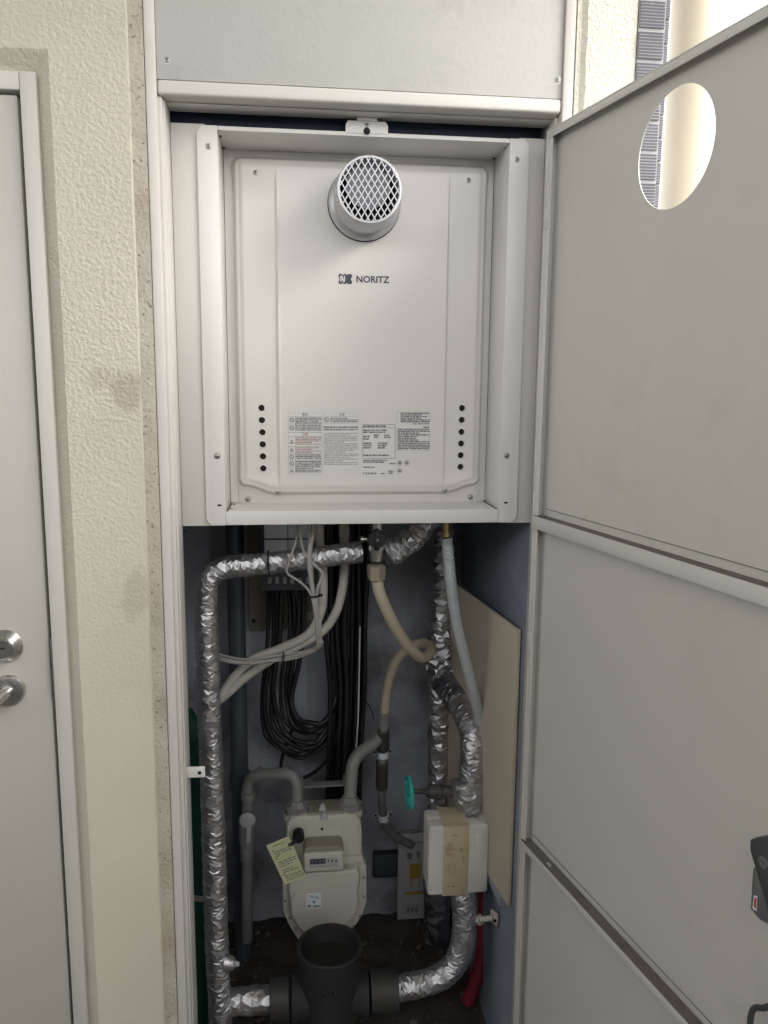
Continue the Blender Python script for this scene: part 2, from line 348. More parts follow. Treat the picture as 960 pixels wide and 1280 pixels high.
mb = MB()
# coat between door and cabinet and above the door, its chamfers, thickness behind
mb.add([(XA, YS, 0), (XC, YS, 0), (XC, YS, ZT), (XA, YS, ZT)], [(0, 1, 2, 3)])
mb.add([(XLW, YS, ZA), (XA, YS, ZA), (XA, YS, ZT), (XLW, YS, ZT)], [(0, 1, 2, 3)])
mb.add([(XLW, YS, 0), (XD0, YS, 0), (XD0, YS, ZA), (XLW, YS, ZA)], [(0, 1, 2, 3)])
ragged(mb, (XC, YS, 0), (XC, YS, ZT), (XC+.0030, YBAND+.001, 0), (XC+.0030, YBAND+.001, ZT), 240, .0035)
ragged(mb, (XA, YS, 0), (XA, YS, ZA), (XBd-.001, YBD-.0005, 0), (XBd-.001, YBD-.0005, ZD+.001), 160)
ragged(mb, (XD0, YS, ZA), (XA, YS, ZA), (XD0, YBD-.0005, ZD+.001), (XBd-.001, YBD-.0005, ZD+.001), 60)
mb.build('stucco_coat', M['stucco'], ws, smooth=0)
mb = MB(); mb.box(XC-.02, XJ-.0005, YBAND, .018, 0, ZT); mb.build('mortar_joint', M['mortar'], ws, smooth=0, label='speckled tan mortar strip beside the cabinet jamb')
mb = MB(); mb.box(XBd+.0005, XA+.02, YBD+.001, .10, 0, ZD); mb.box(XD0-.04, XA+.02, YBD+.001, .10, ZD+.0005, ZA+.03); mb.build('mortar_joint', M['mortar'], ws, smooth=0)
mb = MB(); mb.box(XLW, XD0-.05, YS+.004, .12, 0, ZT); mb.box(XA+.021, XC-.021, YS+.004, .018, 0, ZT); mb.box(XD0-.04, XA+.015, YS+.004, .12, ZA+.031, ZT); mb.build('wall_core', M['mortar'], ws, smooth=0)
# right hand wall, its tiled end
XJR = at(722, 5, YJ).x
XT0 = at(798, 5, YS).x; XT1 = at(833, 5, YS).x
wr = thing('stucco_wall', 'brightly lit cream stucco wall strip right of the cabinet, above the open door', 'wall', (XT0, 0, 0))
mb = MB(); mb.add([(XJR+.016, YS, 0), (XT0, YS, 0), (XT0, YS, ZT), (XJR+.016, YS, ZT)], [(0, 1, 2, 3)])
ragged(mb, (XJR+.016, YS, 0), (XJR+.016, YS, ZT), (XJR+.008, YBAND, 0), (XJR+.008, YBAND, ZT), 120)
mb.build('stucco_coat', M['stucco_lit'], wr, smooth=0)
mb = MB(); mb.box(XJR+.0005, XJR+.03, YBAND, .10, 0, ZT); mb.build('mortar_joint', M['stucco_lit'], wr, smooth=0)
mb = MB(); mb.box(XJR+.031, XT1-.004, YS+.0045, .30, 0, ZT); mb.build('wall_core', M['grout'], wr, smooth=0)
# ribbed tiles on the wall end, each its own piece
def tile_mesh(w_, h_, nrib=9, dep=.006):
    t = MB(); prof = [(0, -.006)]
    n = nrib*4
    for i in range(n+1):
        z = h_*i/n; k = .5-.5*math.cos(2*math.pi*i/4)
        e = min(1, min(i, n-i)/2.0)
        prof.append((z, dep*.55*e+.0016*k*e))
    prof.append((h_, -.006)); L = []
    for xx in (0, w_): L.append([Vector((xx, -d, z)) for z, d in prof])
    t.rings(L, False, False)
    for Ls in L: t.add(Ls, [list(range(len(Ls)))])
    return t
TP = at(815, 38.8, YS).z-at(815, 77.5, YS).z; TW = XT1-XT0
z0 = at(815, 38.8, YS).z
k0 = int(z0/TP); proto = None
def tiles(xa, wd, Y, par):
    pr = None
    for k in range(-k0, int((ZT-z0)/TP)):
        z = z0+k*TP
        if pr is None:
            t = tile_mesh(wd-.004, TP-.0032); off = Vector((xa+.002, Y, z+.0016)); t.v = [v+off for v in t.v]
            pr = t.build('tile', M['tilegrey'], par, smooth=25); base = z
        else:
            c = pr.copy(); COL.objects.link(c); c.parent = par; c.location = (random.uniform(-.0006, .0006), random.uniform(-.0008, .0008), z-base)
gq = MB(); gq.box(XT0+.0015, XT1-.0005, YS-.0012, YS+.004, 0, ZT); gq.build('grout_bed', M['grout'], wr, smooth=0)
tiles(XT0+.001, TW-.002, YS, wr)
# second tiled face set back, plaster edge, downpipe
Y2 = .30
wc = thing('tiled_pier', 'narrow grey tiled pier edge behind the wall end, seen above the open door', 'pier', (at(840, 5, Y2).x, Y2, 0))
xa, xb, xc = at(828, 5, Y2).x, at(838, 5, Y2).x, at(842, 5, Y2).x
mb = MB(); mb.box(xa-.15, xb, Y2+.002, Y2+.10, 0, ZT); mb.build('pier_core', M['grout'], wc, smooth=0)
mb = MB(); mb.box(xb+.0005, xc, Y2+.006, Y2+.10, 0, ZT, .002); mb.build('plaster_edge', M['plaster'], wc)
tiles(xb-.045, .045, Y2, wc)
Y3 = .62
p0, p1 = at(839, 5, Y3), at(906, 5, Y3); rp_ = (p1-p0).length/2; pc = (p0+p1)/2
dn = thing('downpipe', 'thick beige vertical downpipe against the white sky at upper right', 'pipe', (pc.x, Y3, 0))
mb = MB(); mb.lathe((pc.x, Y3, -.05), (0, 0, 1), [(0, rp_), (3.4, rp_)], 48); mb.build('pipe', M['down'], dn)
mb = MB(); mb.lathe((pc.x, Y3, .9), (0, 0, 1), [(0, rp_+.002), (.001, rp_+.006), (.05, rp_+.006), (.051, rp_+.002)], 48); mb.build('socket', M['down'], dn)

# ------------------------------------------------------------------ entrance door at the left
ed = thing('entrance_door', 'grey steel entrance door with round lock and handle, left edge', 'door', (XBd-.4, YBD, 0))
XF = XBd; wF = at(47, 100, YBD).x-at(27, 110, YBD).x
f = MB()
f.box(XF-wF, XF, YBD-.012, .06, 0, ZD, .002); f.box(XD0+.0, XF-wF-.0003, YBD-.0118, .06, ZD-.026, ZD-.0002, .002); f.box(XD0-.03, XD0-.0003, YBD-.012, .06, 0, ZD, .002)
f.build('door_frame', M['entryframe'], ed)
XG = at(22, 112, YBD).x
lf = MB(); lf.box(XD0+.004, XG, YBD-.004, YBD+.036, .012, ZD-.0305, .003); leaf = lf.build('door_leaf', M['entry'], ed)
g = MB(); g.box(XD0+.001, XF-wF-.0005, YBD+.012, YBD+.04, 0, ZD-.027); g.build('gap_fill', M['gap'], ed, smooth=0)  # black filler standing in for the shade in the door gap
lc = at(7.5, 807, YBD-.004)
k = MB(); k.lathe(lc, (0, -1, 0), [(0, .027), (.003, .0275), (.004, .0265), (.016, .0195), (.0175, .0175), (.0172, .0168), (.0172, 0.0001)], 40)
lock = k.build('lock_cylinder', M['steel'], ed)
k = MB(); k.lathe(lc+Vector((0, -.0172, 0)), (0, -1, 0), [(0, .0155), (.0012, .015), (.0012, .0001)], 32); k.build('cylinder_face', M['zinc'], lock)
k = MB(); k.obox(lc+Vector((.0005, -.0186, .001)), (1, 0, 0), (0, 1, 0), (0, 0, 1), .008, .0012, .0026, .0005); k.build('keyhole', M['gap'], lock)
hc = at(12, 862, YBD-.004)
k = MB(); k.lathe(hc, (0, -1, 0), [(0, .026), (.004, .0262), (.0075, .024), (.010, .017), (.0102, .0001)], 40); hd = k.build('door_handle', M['steel'], ed)
k = MB(); k.tube(spline([hc+Vector((0, -.008, 0)), hc+Vector((-.002, -.03, 0)), hc+Vector((-.012, -.046, -.002)), hc+Vector((-.04, -.05, -.004)), hc+Vector((-.115, -.048, -.005))], .006), .0095, 18); k.build('lever', M['steel'], hd)
sp0, sp1 = at(64, 797, YBD-.008), at(69.5, 874, YBD-.008)
k = MB(); k.box(XF-wF-.0016, XF-wF-.0002, YBD-.0125, YBD+.012, sp1.z, sp0.z, .0005); k.build('strike_plate', M['steel'], ed)

# ------------------------------------------------------------------ cabinet frame (jambs, header, upper panel)
cf = thing('heater_cabinet', 'cream steel heater cabinet with plain upper panel and its grey door open', 'cabinet', (.1, YJ, 0))
XJI = at(214.8, 700, YJ).x                   # inner edge of the left jamb face
XRI = at(706, 60, YJ).x                     # right jamb face
ZP = at(450, 109.5, YJ).z; ZHb = at(450, 128.5, YJ).z    # panel joint, header bottom
XH = .3967                                    # door hinge line (plane y = YJ)
print('XJI', XJI, 'XRI', XRI, 'XJR', XJR, 'ZP', ZP, 'ZHb', ZHb, 'TP', TP, TW)
j = MB(); j.box(XJ, XJI, YJ, YJ+.035, 0, ZT, .0025, 2); j.build('jamb', M['cream'], cf)
j = MB(); j.box(XJI-.001, XJI+.0062, YJ+.010, YJ+.05, 0, ZHb-.0004, .002, 2); j.build('jamb_bead', M['cream'], cf)
j = MB(); j.box(XJI+.004, XL+.0005, YJ+.022, .0105, 0, ZHb-.0006, .001); j.build('jamb_return', M['cream'], cf)
j = MB(); j.box(XRI, XJR, YJ, YJ+.035, 0, ZT, .0025, 2); j.build('jamb', M['cream'], cf)
j = MB(); j.box(XR-.0005, XRI-.0004, YJ+.02, .0105, 0, ZHb-.0006, .001); j.build('jamb_return', M['cream'], cf)
h = MB(); h.box(XJI+.0005, XRI-.0005, YJ+.003, YJ+.045, ZHb, ZP-.0008, .004, 3); h.build('header', M['cream'], cf)
h = MB(); h.box(XJI+.0065, XRI-.0008, YJ+.034, -.0065, at(450, 145.6, -.008).z, ZHb-.0003, .001); h.build('header_lip', M['cream'], cf)
ZSL = at(450, 145.6, -.006).z+.0006                        # top of the dark slot
h = MB(); h.box(XL, XR, -.006, .012, ZSL, ZP+.1); h.build('header_back', M['cream'], cf)
p = MB(); p.box(XJI+.0005, XRI-.0005, YJ+.006, YJ+.03, ZP, ZT, .001); up = p.build('upper_panel', M['panel'], cf)
for px, py in ((208.8, 75), (697, 100)):
    screw(at(px, py, YJ+.006), (0, -1, 0), .0042, cf)
for zz in (at(248, 965.5, -.022).z,):
    t0 = at(256.5, 966, -.02)
    k = MB(); k.box(XL-.002, t0.x, -.022, -.018, zz-.010, zz+.010, .0016); tb = k.build('catch_tab', M['flange'], cf)
    k = MB(); k.lathe(at(249.5, 966, -.0226), (0, -1, 0), [(0, .0032), (.0006, .0032)], 16); k.build('tab_hole', M['gap'], tb)
FZ1_ = 1.822
# inner navy wall seen through the slot over the heater
k = MB(); k.box(XL+.001, XR-.001, .030, .036, FZ1_, 2.2); tag(k.build('slot_backing', M['slot']), 'navy blue panel showing through the slot above the heater', 'panel')

# filler plates beside the flanges
fz0, fz1 = at(240, 657.6, .004).z, at(225, 153.5, .004).z
for nm, x0, x1, lb in (('filler_plate', XL+.001, at(262, 400, .004).x, 'cream filler plate left of the heater mounting frame'), ('filler_plate', at(642, 400, .004).x, XR-.0008, 'cream filler plate right of the heater mounting frame, beside the hinge')):
    k = MB(); k.box(x0, x1, .004, .0095, fz0, fz1, .0008); tag(k.build(nm, M['cream']), lb, 'panel')

# ------------------------------------------------------------------ heater mounting frame
FX0, FX1, FX2, FX3 = -.1495, -.1175, .3555, .388
FZ0, FZ1 = 1.42-.2354, 1.42+.4035
mf = thing('mounting_frame', 'white sheet steel mounting frame round the water heater', 'frame', (.12, 0, FZ0))
def cham(x0, x1, c, left):
    if left: return [(x0, FZ0+c), (x0+c*.8, FZ0), (x1, FZ0), (x1, FZ1), (x0+c*.8, FZ1), (x0, FZ1-c)]
    return [(x0, FZ0), (x1-c*.8, FZ0), (x1, FZ0+c), (x1, FZ1-c), (x1-c*.8, FZ1), (x0, FZ1)]
YC = .105
k = MB(); k.prism(cham(FX0, FX1, .010, True), -.0005, .0035, .0006); fl_l = k.build('side_flange', M['flange'], mf)
k = MB(); k.box(FX1-.0012, FX1+.0002, -.0004, YC, FZ0+.0, FZ1-.002, .0003); k.build('side_wall', M['flange'], mf)
k = MB(); k.prism(cham(FX2, FX3, .010, False), -.0005, .0035, .0006); fl_r = k.build('side_flange', M['flange'], mf)
k = MB(); k.box(FX2-.0002, FX2+.0012, -.0004, YC, FZ0+.0, FZ1-.002, .0003); k.build('side_wall', M['flange'], mf)
zt_in = FZ1-.007
k = MB(); k.box(FX1+.0006, FX2-.0006, -.0012, .0022, zt_in, FZ1-.0005, .0008); k.box(FX1+.0006, FX2-.0006, .0023, YC, zt_in+.0005, zt_in+.002); k.build('top_rail', M['flange'], mf)
zb_in = at(440, 638, 0).z
k = MB(); k.box(FX1+.0006, FX2-.0006, -.0014, .002, FZ0+.0003, zb_in, .0012); k.box(FX1+.0006, FX2-.0006, .0021, YC, zb_in-.0026, zb_in-.0006); br = k.build('bottom_rail', M['flange'], mf)
c0, c1 = at(432, 158, -.002), at(485, 158, -.002)
k = MB(); xm0, xm1 = c0.x, c1.x; zt = at(458, 151.5, -.002).z; zb = FZ1-.003
k.prism([(xm0, zb), (xm1, zb), (xm1, zt-.006), (xm1-.004, zt), (xm0+.004, zt), (xm0, zt-.006)], -.0028, -.0014, .0004); tab = k.build('hanging_tab', M['flange'], mf)
k = MB(); k.lathe(at(458.5, 164, -.0031), (0, -1, 0), [(0, .0055), (.0005, .0055)], 20); k.build('tab_hole', M['gap'], tab)
screw(at(458.5, 157, -.0028), (0, -1, 0), .0036, mf)
k = MB(); k.box(xm0+.018, xm1-.018, -.006, .0, zt-.0008, ZSL+.004, .0005); k.build('hanger_strap', M['cream'], mf)
for px, py in ((260.5, 183), (271.5, 570)): screw(at(px, py, -.0005), (0, -1, 0), .0040, mf)
for px, py in ((646, 199.5), (633.5, 569.5)): screw(at(px, py, -.0005), (0, -1, 0), .0040, mf)
for px, py in ((274.3, 631.7), (632.3, 628.4)):
    q = at(px, py, -.0007); k = MB(); k.box(q.x-.0035, q.x+.0035, q.y-.0002, q.y+.001, q.z-.0019, q.z+.0019, .0008); k.build('slot_hole', M['gap'], mf)
# grimy corner joints
for px, py, yy in ((277, 170, .03), (279, 184.5, .08), (290, 637, .03), (293, 631, .08), (632, 184, .03), (617, 198.5, .09), (616, 634.5, .04), (605, 627.5, .09)):
    q = at(px, py, yy); k = MB()
    for a in range(3): k.obox(q+Vector((random.uniform(-.003, .003), 0, random.uniform(-.002, .002))), (1, random.random(), .4), (0, 1, 0), (-.4, 0, 1), .004, .003, .0028, .0008)
    k.build('grime_spot', M['dust'], mf)
for x in (FX1+.003, FX2-.003):
    k = MB(); k.box(x-.0012, x+.0012, .0, YC-.002, zb_in-.0006, zb_in+.0006); k.build('corner_seam', M['dust'], mf, smooth=0)

# ------------------------------------------------------------------ water heater
YH = .086                                       # front of its cover
hx0 = (at(286.2, 250, YH+.008).x+at(296, 560, YH+.008).x)/2; hx1 = (at(613, 250, YH+.008).x+at(603, 560, YH+.008).x)/2
hz1 = at(450, 198.5, YH+.008).z; hz0 = at(450, 620, YH+.008).z; hzl = at(450, 628.5, YH+.02).z
print('heater', hx0, hx1, hz0, hz1, hzl)
wh = thing('water_heater', 'white wall mounted gas water heater with round flue grille', 'water heater', ((hx0+hx1)/2, YH, hzl))
k = MB(); k.box(hx0+.004, hx1-.004, YH+.022, YH+.24, hzl-.004, hz1-.002, .004); k.build('casing', M['heater'], wh)
k = MB(); k.box(FX1+.001, FX2-.001, YC-.001, YC+.004, zb_in, zt_in, 0); k.build('back_plate', M['heater'], wh, smooth=0)
# lower lip of the cover with rounded corners
k = MB(); cx = (hx0+hx1)/2
def rrect(x0, x1, z0, z1, r, n=6):
    out = []
    for (ox, oz, a0) in ((x0+r, z0+r, 180), (x1-r, z0+r, 270), (x1-r, z1-r, 0), (x0+r, z1-r, 90)):
        for i in range(n+1): a = R(a0+90*i/n); out.append((ox+r*math.cos(a), oz+r*math.sin(a)))
    return out
k.prism(rrect(hx0+.003, hx1-.003, hzl, hz1-.03, .012), YH+.016, YH+.030, .002); k.build('lower_lip', M['heater'], wh)
# cover: height field with rolled edges, two long pressed creases, a bottom edge that dips between its corners
def sstep(a, b, x):
    t = min(1, max(0, (x-a)/(b-a))); return t*t*(3-2*t)
crL = (at(344.5, 230, YH).x+at(350, 560, YH).x)/2; crR = (at(561, 230, YH).x+at(554, 560, YH).x)/2
def zbot(x):
    d = .030; e0, e1 = hx0+.045, hx1-.045
    k = sstep(e0-d/1.2, e0+d/1.2, x)*(1-sstep(e1-d/1.2, e1+d/1.2, x)); return hz0+.014-.014*k
def hgt(x, z):
    r = .020; cx_, cz_ = (hx0+hx1)/2, 0
    dx = max(hx0+r-x, x-(hx1-r), 0); zb_ = zbot(x); dz = max(zb_+r-z, z-(hz1-r), 0)
    d = r-math.hypot(dx, dz)                       # distance inside the rounded outline (saturates at r)
    dmin = min(x-hx0, hx1-x, z-zb_, hz1-z) if dx == 0 or dz == 0 else d
    d = min(d, dmin)
    e = sstep(0, .010, d)*.016+sstep(.012, .022, d)*.004
    zf = sstep(hz0+.012, hz0+.05, z)*(1-sstep(hz1-.07, hz1-.012, z))
    rid = sstep(crL-.0035, crL+.0005, x)*(1-sstep(crR-.0005, crR+.0035, x))*.0042*zf
    rid += .0012*math.exp(-((x-crL-.0015)/.0018)**2)*zf
    return e+rid-.004*zf, d
NX, NZ = 240, 220
xs_ = [hx0+(hx1-hx0)*i/NX for i in range(NX+1)]
for c_ in (crL, crR):
    xs_ += [c_+q*.0006 for q in range(-8, 9)]
xs_ = sorted(set(round(x, 5) for x in xs_)); NX = len(xs_)-1
vv = []; ok = []
for jz in range(NZ+1):
    for x in xs_:
        z0_ = zbot(x); z = z0_+(hz1-z0_)*jz/NZ
        hh, d = hgt(x, z); vv.append((x, YH+.018-hh, z)); ok.append(d >= -.0015)
fs = []
for jz in range(NZ):
    for i in range(NX):
        q = (jz*(NX+1)+i, jz*(NX+1)+i+1, (jz+1)*(NX+1)+i+1, (jz+1)*(NX+1)+i)
        if all(ok[a] for a in q): fs.append(q)
k = MB(); k.add(vv, fs); cov = k.build('front_cover', M['heater'], wh, smooth=80)
# real vent holes cut through the cover
HL = [(326.8, 510), (327.3, 525.3), (327.8, 540.4), (328.2, 555.6), (328.6, 570.7), (329, 585.8)]
HR = [(578, 510.2), (577.6, 525), (577.2, 540), (576.8, 554.6), (576.3, 569.3), (575.9, 583.7)]
FB = at(455, 255.5, YH+.002); FF = at(463, 239, -.02)
bm = bmesh.new(); bm.from_mesh(cov.data); o_ = ORI[cov]
HC = [at(px, py, YH+.001) for px, py in HL+HR]; HRAD = .0061
kill = [f_ for f_ in bm.faces if any(math.hypot(f_.calc_center_median().x+o_.x-c.x, f_.calc_center_median().z+o_.z-c.z) < HRAD+.0002 for c in HC) or math.hypot(f_.calc_center_median().x+o_.x-FB.x, f_.calc_center_median().z+o_.z-FB.z) < .04]
bmesh.ops.delete(bm, geom=kill, context='FACES'); bm.to_mesh(cov.data); bm.free()
for c in HC:                                     # pressed eyelet round each hole and the dark well behind it
    hh, _ = hgt(c.x, c.z); y = YH+.018-hh
    k = MB(); k.lathe((c.x, y, c.z), (0, -1, 0), [(-.012, HRAD-.0004), (-.0005, HRAD-.0004), (.0003, HRAD+.0002), (.0003, HRAD+.0016), (-.0008, HRAD+.0036)], 24, cap=False)
    vh = k.build('vent_hole', M['heater'], wh)
    k = MB(); k.lathe((c.x, y+.006, c.z), (0, -1, 0), [(0, HRAD), (.0002, HRAD)], 20); k.build('hole_well', M['gap'], vh)
def covy(p): return YH+.018-hgt(p.x, p.z)[0]
for px, py in ((319.5, 216), (585, 226), (347, 615.5), (556, 613.5)):
    p = at(px, py, YH+.002); q = Vector((p.x, covy(p), p.z)); screw(q, (0, -1, 0), .0042, wh)
for px, py in ((310, 624), (588, 621.5)):
    screw(at(px, py, YH+.016), (0, -1, 0), .0042, wh)
for px, py in ((299, 192), (598, 204.5), (452, 199)):
    screw(at(px, py, YH+.02)+Vector((0, .004, 0)), (0, -1, 0), .0045, wh)
# flue
fo = Vector((FB.x, covy(FB), FB.z)); Lf = fo.y+.020
k = MB(); k.lathe(fo+Vector((0, .004, 0)), (0, -1, 0), [(0, .0635), (.005, .0635)], 64); k.build('flue_gasket', M['gap'], wh)
k = MB(); k.lathe(fo, (0, -1, 0), [(0, .0620), (.010, .0625), (.013, .0610), (.015, .0575), (.017, .0535), (.030, .0525), (.034, .0545), (.038, .0525), (Lf-.012, .0515), (Lf-.010, .0525), (Lf-.001, .0525), (Lf, .0515), (Lf+.0003, .0485), (Lf-.003, .0475), (Lf-.06, .0475)], 72, cap=False)
fl = k.build('flue', M['aluminium'], wh)
k = MB(); k.lathe(fo+Vector((0, -Lf+.055, 0)), (0, -1, 0), [(0, .0475), (.0005, .0475)], 40); k.build('flue_depth', M['gap'], fl)
k = MB(); k.lathe(fo+Vector((0, -Lf+.03, .012)), (0, -1, 0), [(0, .036), (.001, .036), (.0012, .001)], 40); k.build('flue_grey_disc', M['latchplate'], fl)  # grey disc behind the upper part of the grille
k = MB(); Rg = .0482; slope = 58.5; ca, sa = math.cos(R(slope)), math.sin(R(slope)); pitch = .0106*sa
yb = fo.y-Lf-.0004
for sg in (1, -1):
    d = Vector((ca*sg, 0, sa)); n = Vector((sa, 0, -ca*sg))
    for i in range(-9, 10):
        off = (i+.25)*pitch
        if abs(off) >= Rg: continue
        hl = math.sqrt(Rg*Rg-off*off); c = Vector((fo.x, yb+.002+(.0004 if sg > 0 else 0), fo.z))+n*off
        k.obox(c, d, n, (0, 1, 0), hl*2, .0016, .0030)
k.build('grille', M['grille'], fl, smooth=0)
# emblem and lettering
lt = at(465.5, 350, YH-.001); yl = covy(lt)-.0004
def lp(px, py): q = at(px, py, YH); return Vector((q.x, yl, q.z))
text('NORITZ', 'brand_lettering', M['ink'], lp(465.6, 350.0), .0158, wh, bold=.00034, sx=1.0)
ec = lp(431.8, 348.9); k = MB(); q_ = 0
def disc(x, z, r):
    global q_
    q_ += 1; k.lathe((ec.x+x, yl+.0004, ec.z+z), (0, -1, 0), [(0, r), (.0006+q_*.00001, r)], 24)
for x, z, r in ((-.0086, .0052, .0036), (-.0086, -.0052, .0036), (-.0012, .0052, .0034), (-.0012, -.0052, .0034), (.0078, .0050, .0038), (.0078, -.0050, .0038)): disc(x, z, r)
k.box(ec.x-.0108, ec.x+.0005, yl-.00028, yl+.0004, ec.z-.0060, ec.z+.0060); k.box(ec.x+.0012, ec.x+.0096, yl-.00029, yl+.0004, ec.z-.0056, ec.z+.0056); k.box(ec.x+.0028, ec.x+.0082, yl-.00030, yl+.0004, ec.z-.0082, ec.z+.0082)
em = k.build('emblem', M['ink'], wh, smooth=0)
k = MB(); k.box(ec.x-.0090, ec.x-.0070, yl-.0006, yl, ec.z-.0055, ec.z+.0055); k.box(ec.x-.0030, ec.x-.0010, yl-.0006, yl, ec.z-.0055, ec.z+.0055)
k.obox((ec.x-.0050, yl-.0005, ec.z), (.0042, 0, -.0088), (0, 1, 0), (.0088, 0, .0042), .0112, .0002, .0024)
k.build('emblem_letter', M['heater'], em, smooth=0)
# printed notices on the cover (flat print; the small type is too fine to read)
def cp(px, py, dy=.0): q = at(px, py, YH); return Vector((q.x, covy(q)-.0003-dy, q.z))
def pquad(mb, px0, py0, px1, py1, dy): mb.add([cp(px0, py1, dy), cp(px1, py1, dy), cp(px1, py0, dy), cp(px0, py0, dy)], [(0, 1, 2, 3)])
def fineprint(mb, px0, py0, px1, py1, lh, hgt_=.62, dy=.0004, gap=.25, fill=1.0):
    y = py0
    while y+lh*hgt_ <= py1+.01:
        x = px0; end = px1 if random.random() > .3 else px0+(px1-px0)*random.uniform(.55, .95)
        while x < end-.5:
            l = random.choice((1.0, 1.6, 2.4, 3.4, 5))*fill; l = min(l, end-x); pquad(mb, x, y, x+l, y+lh*hgt_, dy); x += l+random.choice((.5, .6, .9))
        y += lh
def pframe(mb, px0, py0, px1, py1, t=.45, dy=.0003):
    pquad(mb, px0, py0, px1, py0+t, dy); pquad(mb, px0, py1-t, px1, py1, dy); pquad(mb, px0, py0+t, px0+t, py1-t, dy); pquad(mb, px1-t, py0+t, px1, py1-t, dy)
def notice(px0, py0, px1, py1):
    k = MB(); pquad(k, px0, py0, px1, py1, .0); return k.build('notice_sticker', M['sticker'], wh, smooth=0)
n1 = notice(360, 515.5, 403, 593); k = MB()
for a, b in ((516, 521), (521, 530), (530, 540.5), (540.5, 545.5), (545.5, 558), (558, 567), (567, 575), (575, 584), (584, 592.5)): pframe(k, 360.5, a, 402.5, b, .3)
k.build('print_lines', M['lightink'], n1, smooth=0)
k = MB()
for a, b in ((522, 529.5), (531, 540), (568, 574.5), (576, 583.5), (585, 592)): fineprint(k, 369, a, 401.5, b, 2.0)
k.build('fine_print', M['print'], n1, smooth=0)
k = MB()
for a, b in ((546.5, 557.5), (559, 566.5)): fineprint(k, 369, a, 401.5, b, 2.0)
k.build('red_print', M['redprint'], n1, smooth=0)
k = MB()
for cy_, kind in ((525, 'o'), (535, 'o'), (552, 't'), (562, 't'), (571, 'o'), (579.5, 'o'), (588, 't')):
    c = cp(364.6, cy_, .0004); r_ = .0042
    if kind == 'o':
        ring = [c+Vector((math.cos(2*math.pi*i/20)*rr, 0, math.sin(2*math.pi*i/20)*rr)) for rr in (r_, r_*.72) for i in range(20)]
        k.add(ring, [(i, (i+1) % 20, 20+(i+1) % 20, 20+i) for i in range(20)]); k.obox(c, (1, 0, -1), (0, 1, 0), (1, 0, 1), r_*1.7, .0001, r_*.26)
    else:
        tri = [c+Vector((x*s_, 0, (z+.1)*s_-.0003)) for s_ in (r_, r_*.6) for x, z in ((-1, -.8), (1, -.8), (0, .9))]
        k.add(tri, [(0, 1, 4, 3), (1, 2, 5, 4), (2, 0, 3, 5)]); k.obox(c+Vector((0, 0, -.0004)), (1, 0, 0), (0, 1, 0), (0, 0, 1), r_*.22, .0001, r_*.7)
k.build('warning_symbols', M['print'], n1, smooth=0)
text('警告', 'heading', M['print'], cp(381.5, 518.6, .0004), .0058, n1, ex=.00005); text('注意', 'heading', M['redink'], cp(381.5, 543, .0004), .0058, n1, ex=.00005)
n2 = notice(404, 515.5, 448.5, 586); k = MB(); pframe(k, 404.5, 516, 448, 529.5, .3); pquad(k, 404.5, 520.6, 448, 520.9, .0003); k.build('print_lines', M['lightink'], n2, smooth=0)
k = MB(); fineprint(k, 413, 522, 447, 528.5, 2.2); fineprint(k, 404.5, 533, 447.5, 540, 3, .6)
k.build('fine_print', M['print'], n2, smooth=0)
k = MB(); fineprint(k, 404.8, 541, 447.5, 582, 2.15, .55); k.build('body_print', M['lightink'], n2, smooth=0)
text('注意', 'heading', M['print'], cp(427, 518.6, .0004), .0058, n2, ex=.00005)
k = MB(); c = cp(408.3, 524.8, .0004); ring = [c+Vector((math.cos(2*math.pi*i/20)*rr, 0, math.sin(2*math.pi*i/20)*rr)) for rr in (.0045, .0033) for i in range(20)]
k.add(ring, [(i, (i+1) % 20, 20+(i+1) % 20, 20+i) for i in range(20)]); k.obox(c, (1, 0, -1), (0, 1, 0), (1, 0, 1), .007, .0001, .0012); k.build('warning_symbols', M['print'], n2, smooth=0)
n3 = notice(452.5, 530, 495, 594.5); k = MB(); pframe(k, 453, 530.5, 494, 573, .5); pquad(k, 453, 534.6, 494, 535.0, .0003)
fineprint(k, 454, 531.6, 482, 534, 2.6, .9); fineprint(k, 454, 537, 484, 542, 2.5, .7); fineprint(k, 454, 544.5, 462, 550, 3, .7); fineprint(k, 467, 543, 475, 550, 2.6, .7); fineprint(k, 480, 543, 488, 550, 2.6, .7)
fineprint(k, 454, 553, 464, 561, 2.8, .7); fineprint(k, 472, 553, 484, 561, 2.8, .7); fineprint(k, 454, 568, 486, 572.5, 2.6, .75); fineprint(k, 454, 574.5, 484, 580.5, 2.3, .75); fineprint(k, 487, 578.5, 494, 580.5, 2.3, .7)
fineprint(k, 454, 583, 468, 585.5, 2.5, .7); fineprint(k, 476, 591, 481, 592.6, 2.2, .7); fineprint(k, 485, 588, 492, 592.6, 2.4, .7)
x = 453.5
while x < 470.5: pquad(k, x, 590.3, x+random.choice((.35, .6, .9)), 593, .0005); x += 1.25
k.build('fine_print', M['print'], n3, smooth=0)
n4 = notice(495.6, 514.5, 538, 564); k = MB(); pframe(k, 496, 515, 537.3, 528, .3); fineprint(k, 500.5, 516, 536.6, 527.5, 2.0, .7, fill=1.3); fineprint(k, 516, 529, 537, 531, 2.2, .6); fineprint(k, 528, 533, 536, 535.4, 2.3, .8)
pframe(k, 496, 535.5, 537, 563, .25); fineprint(k, 497, 536.3, 536.5, 562.5, 2.15, .68, fill=1.3); k.build('fine_print', M['print'], n4, smooth=0)
for q in range(1, 7):
    pass
k = MB()
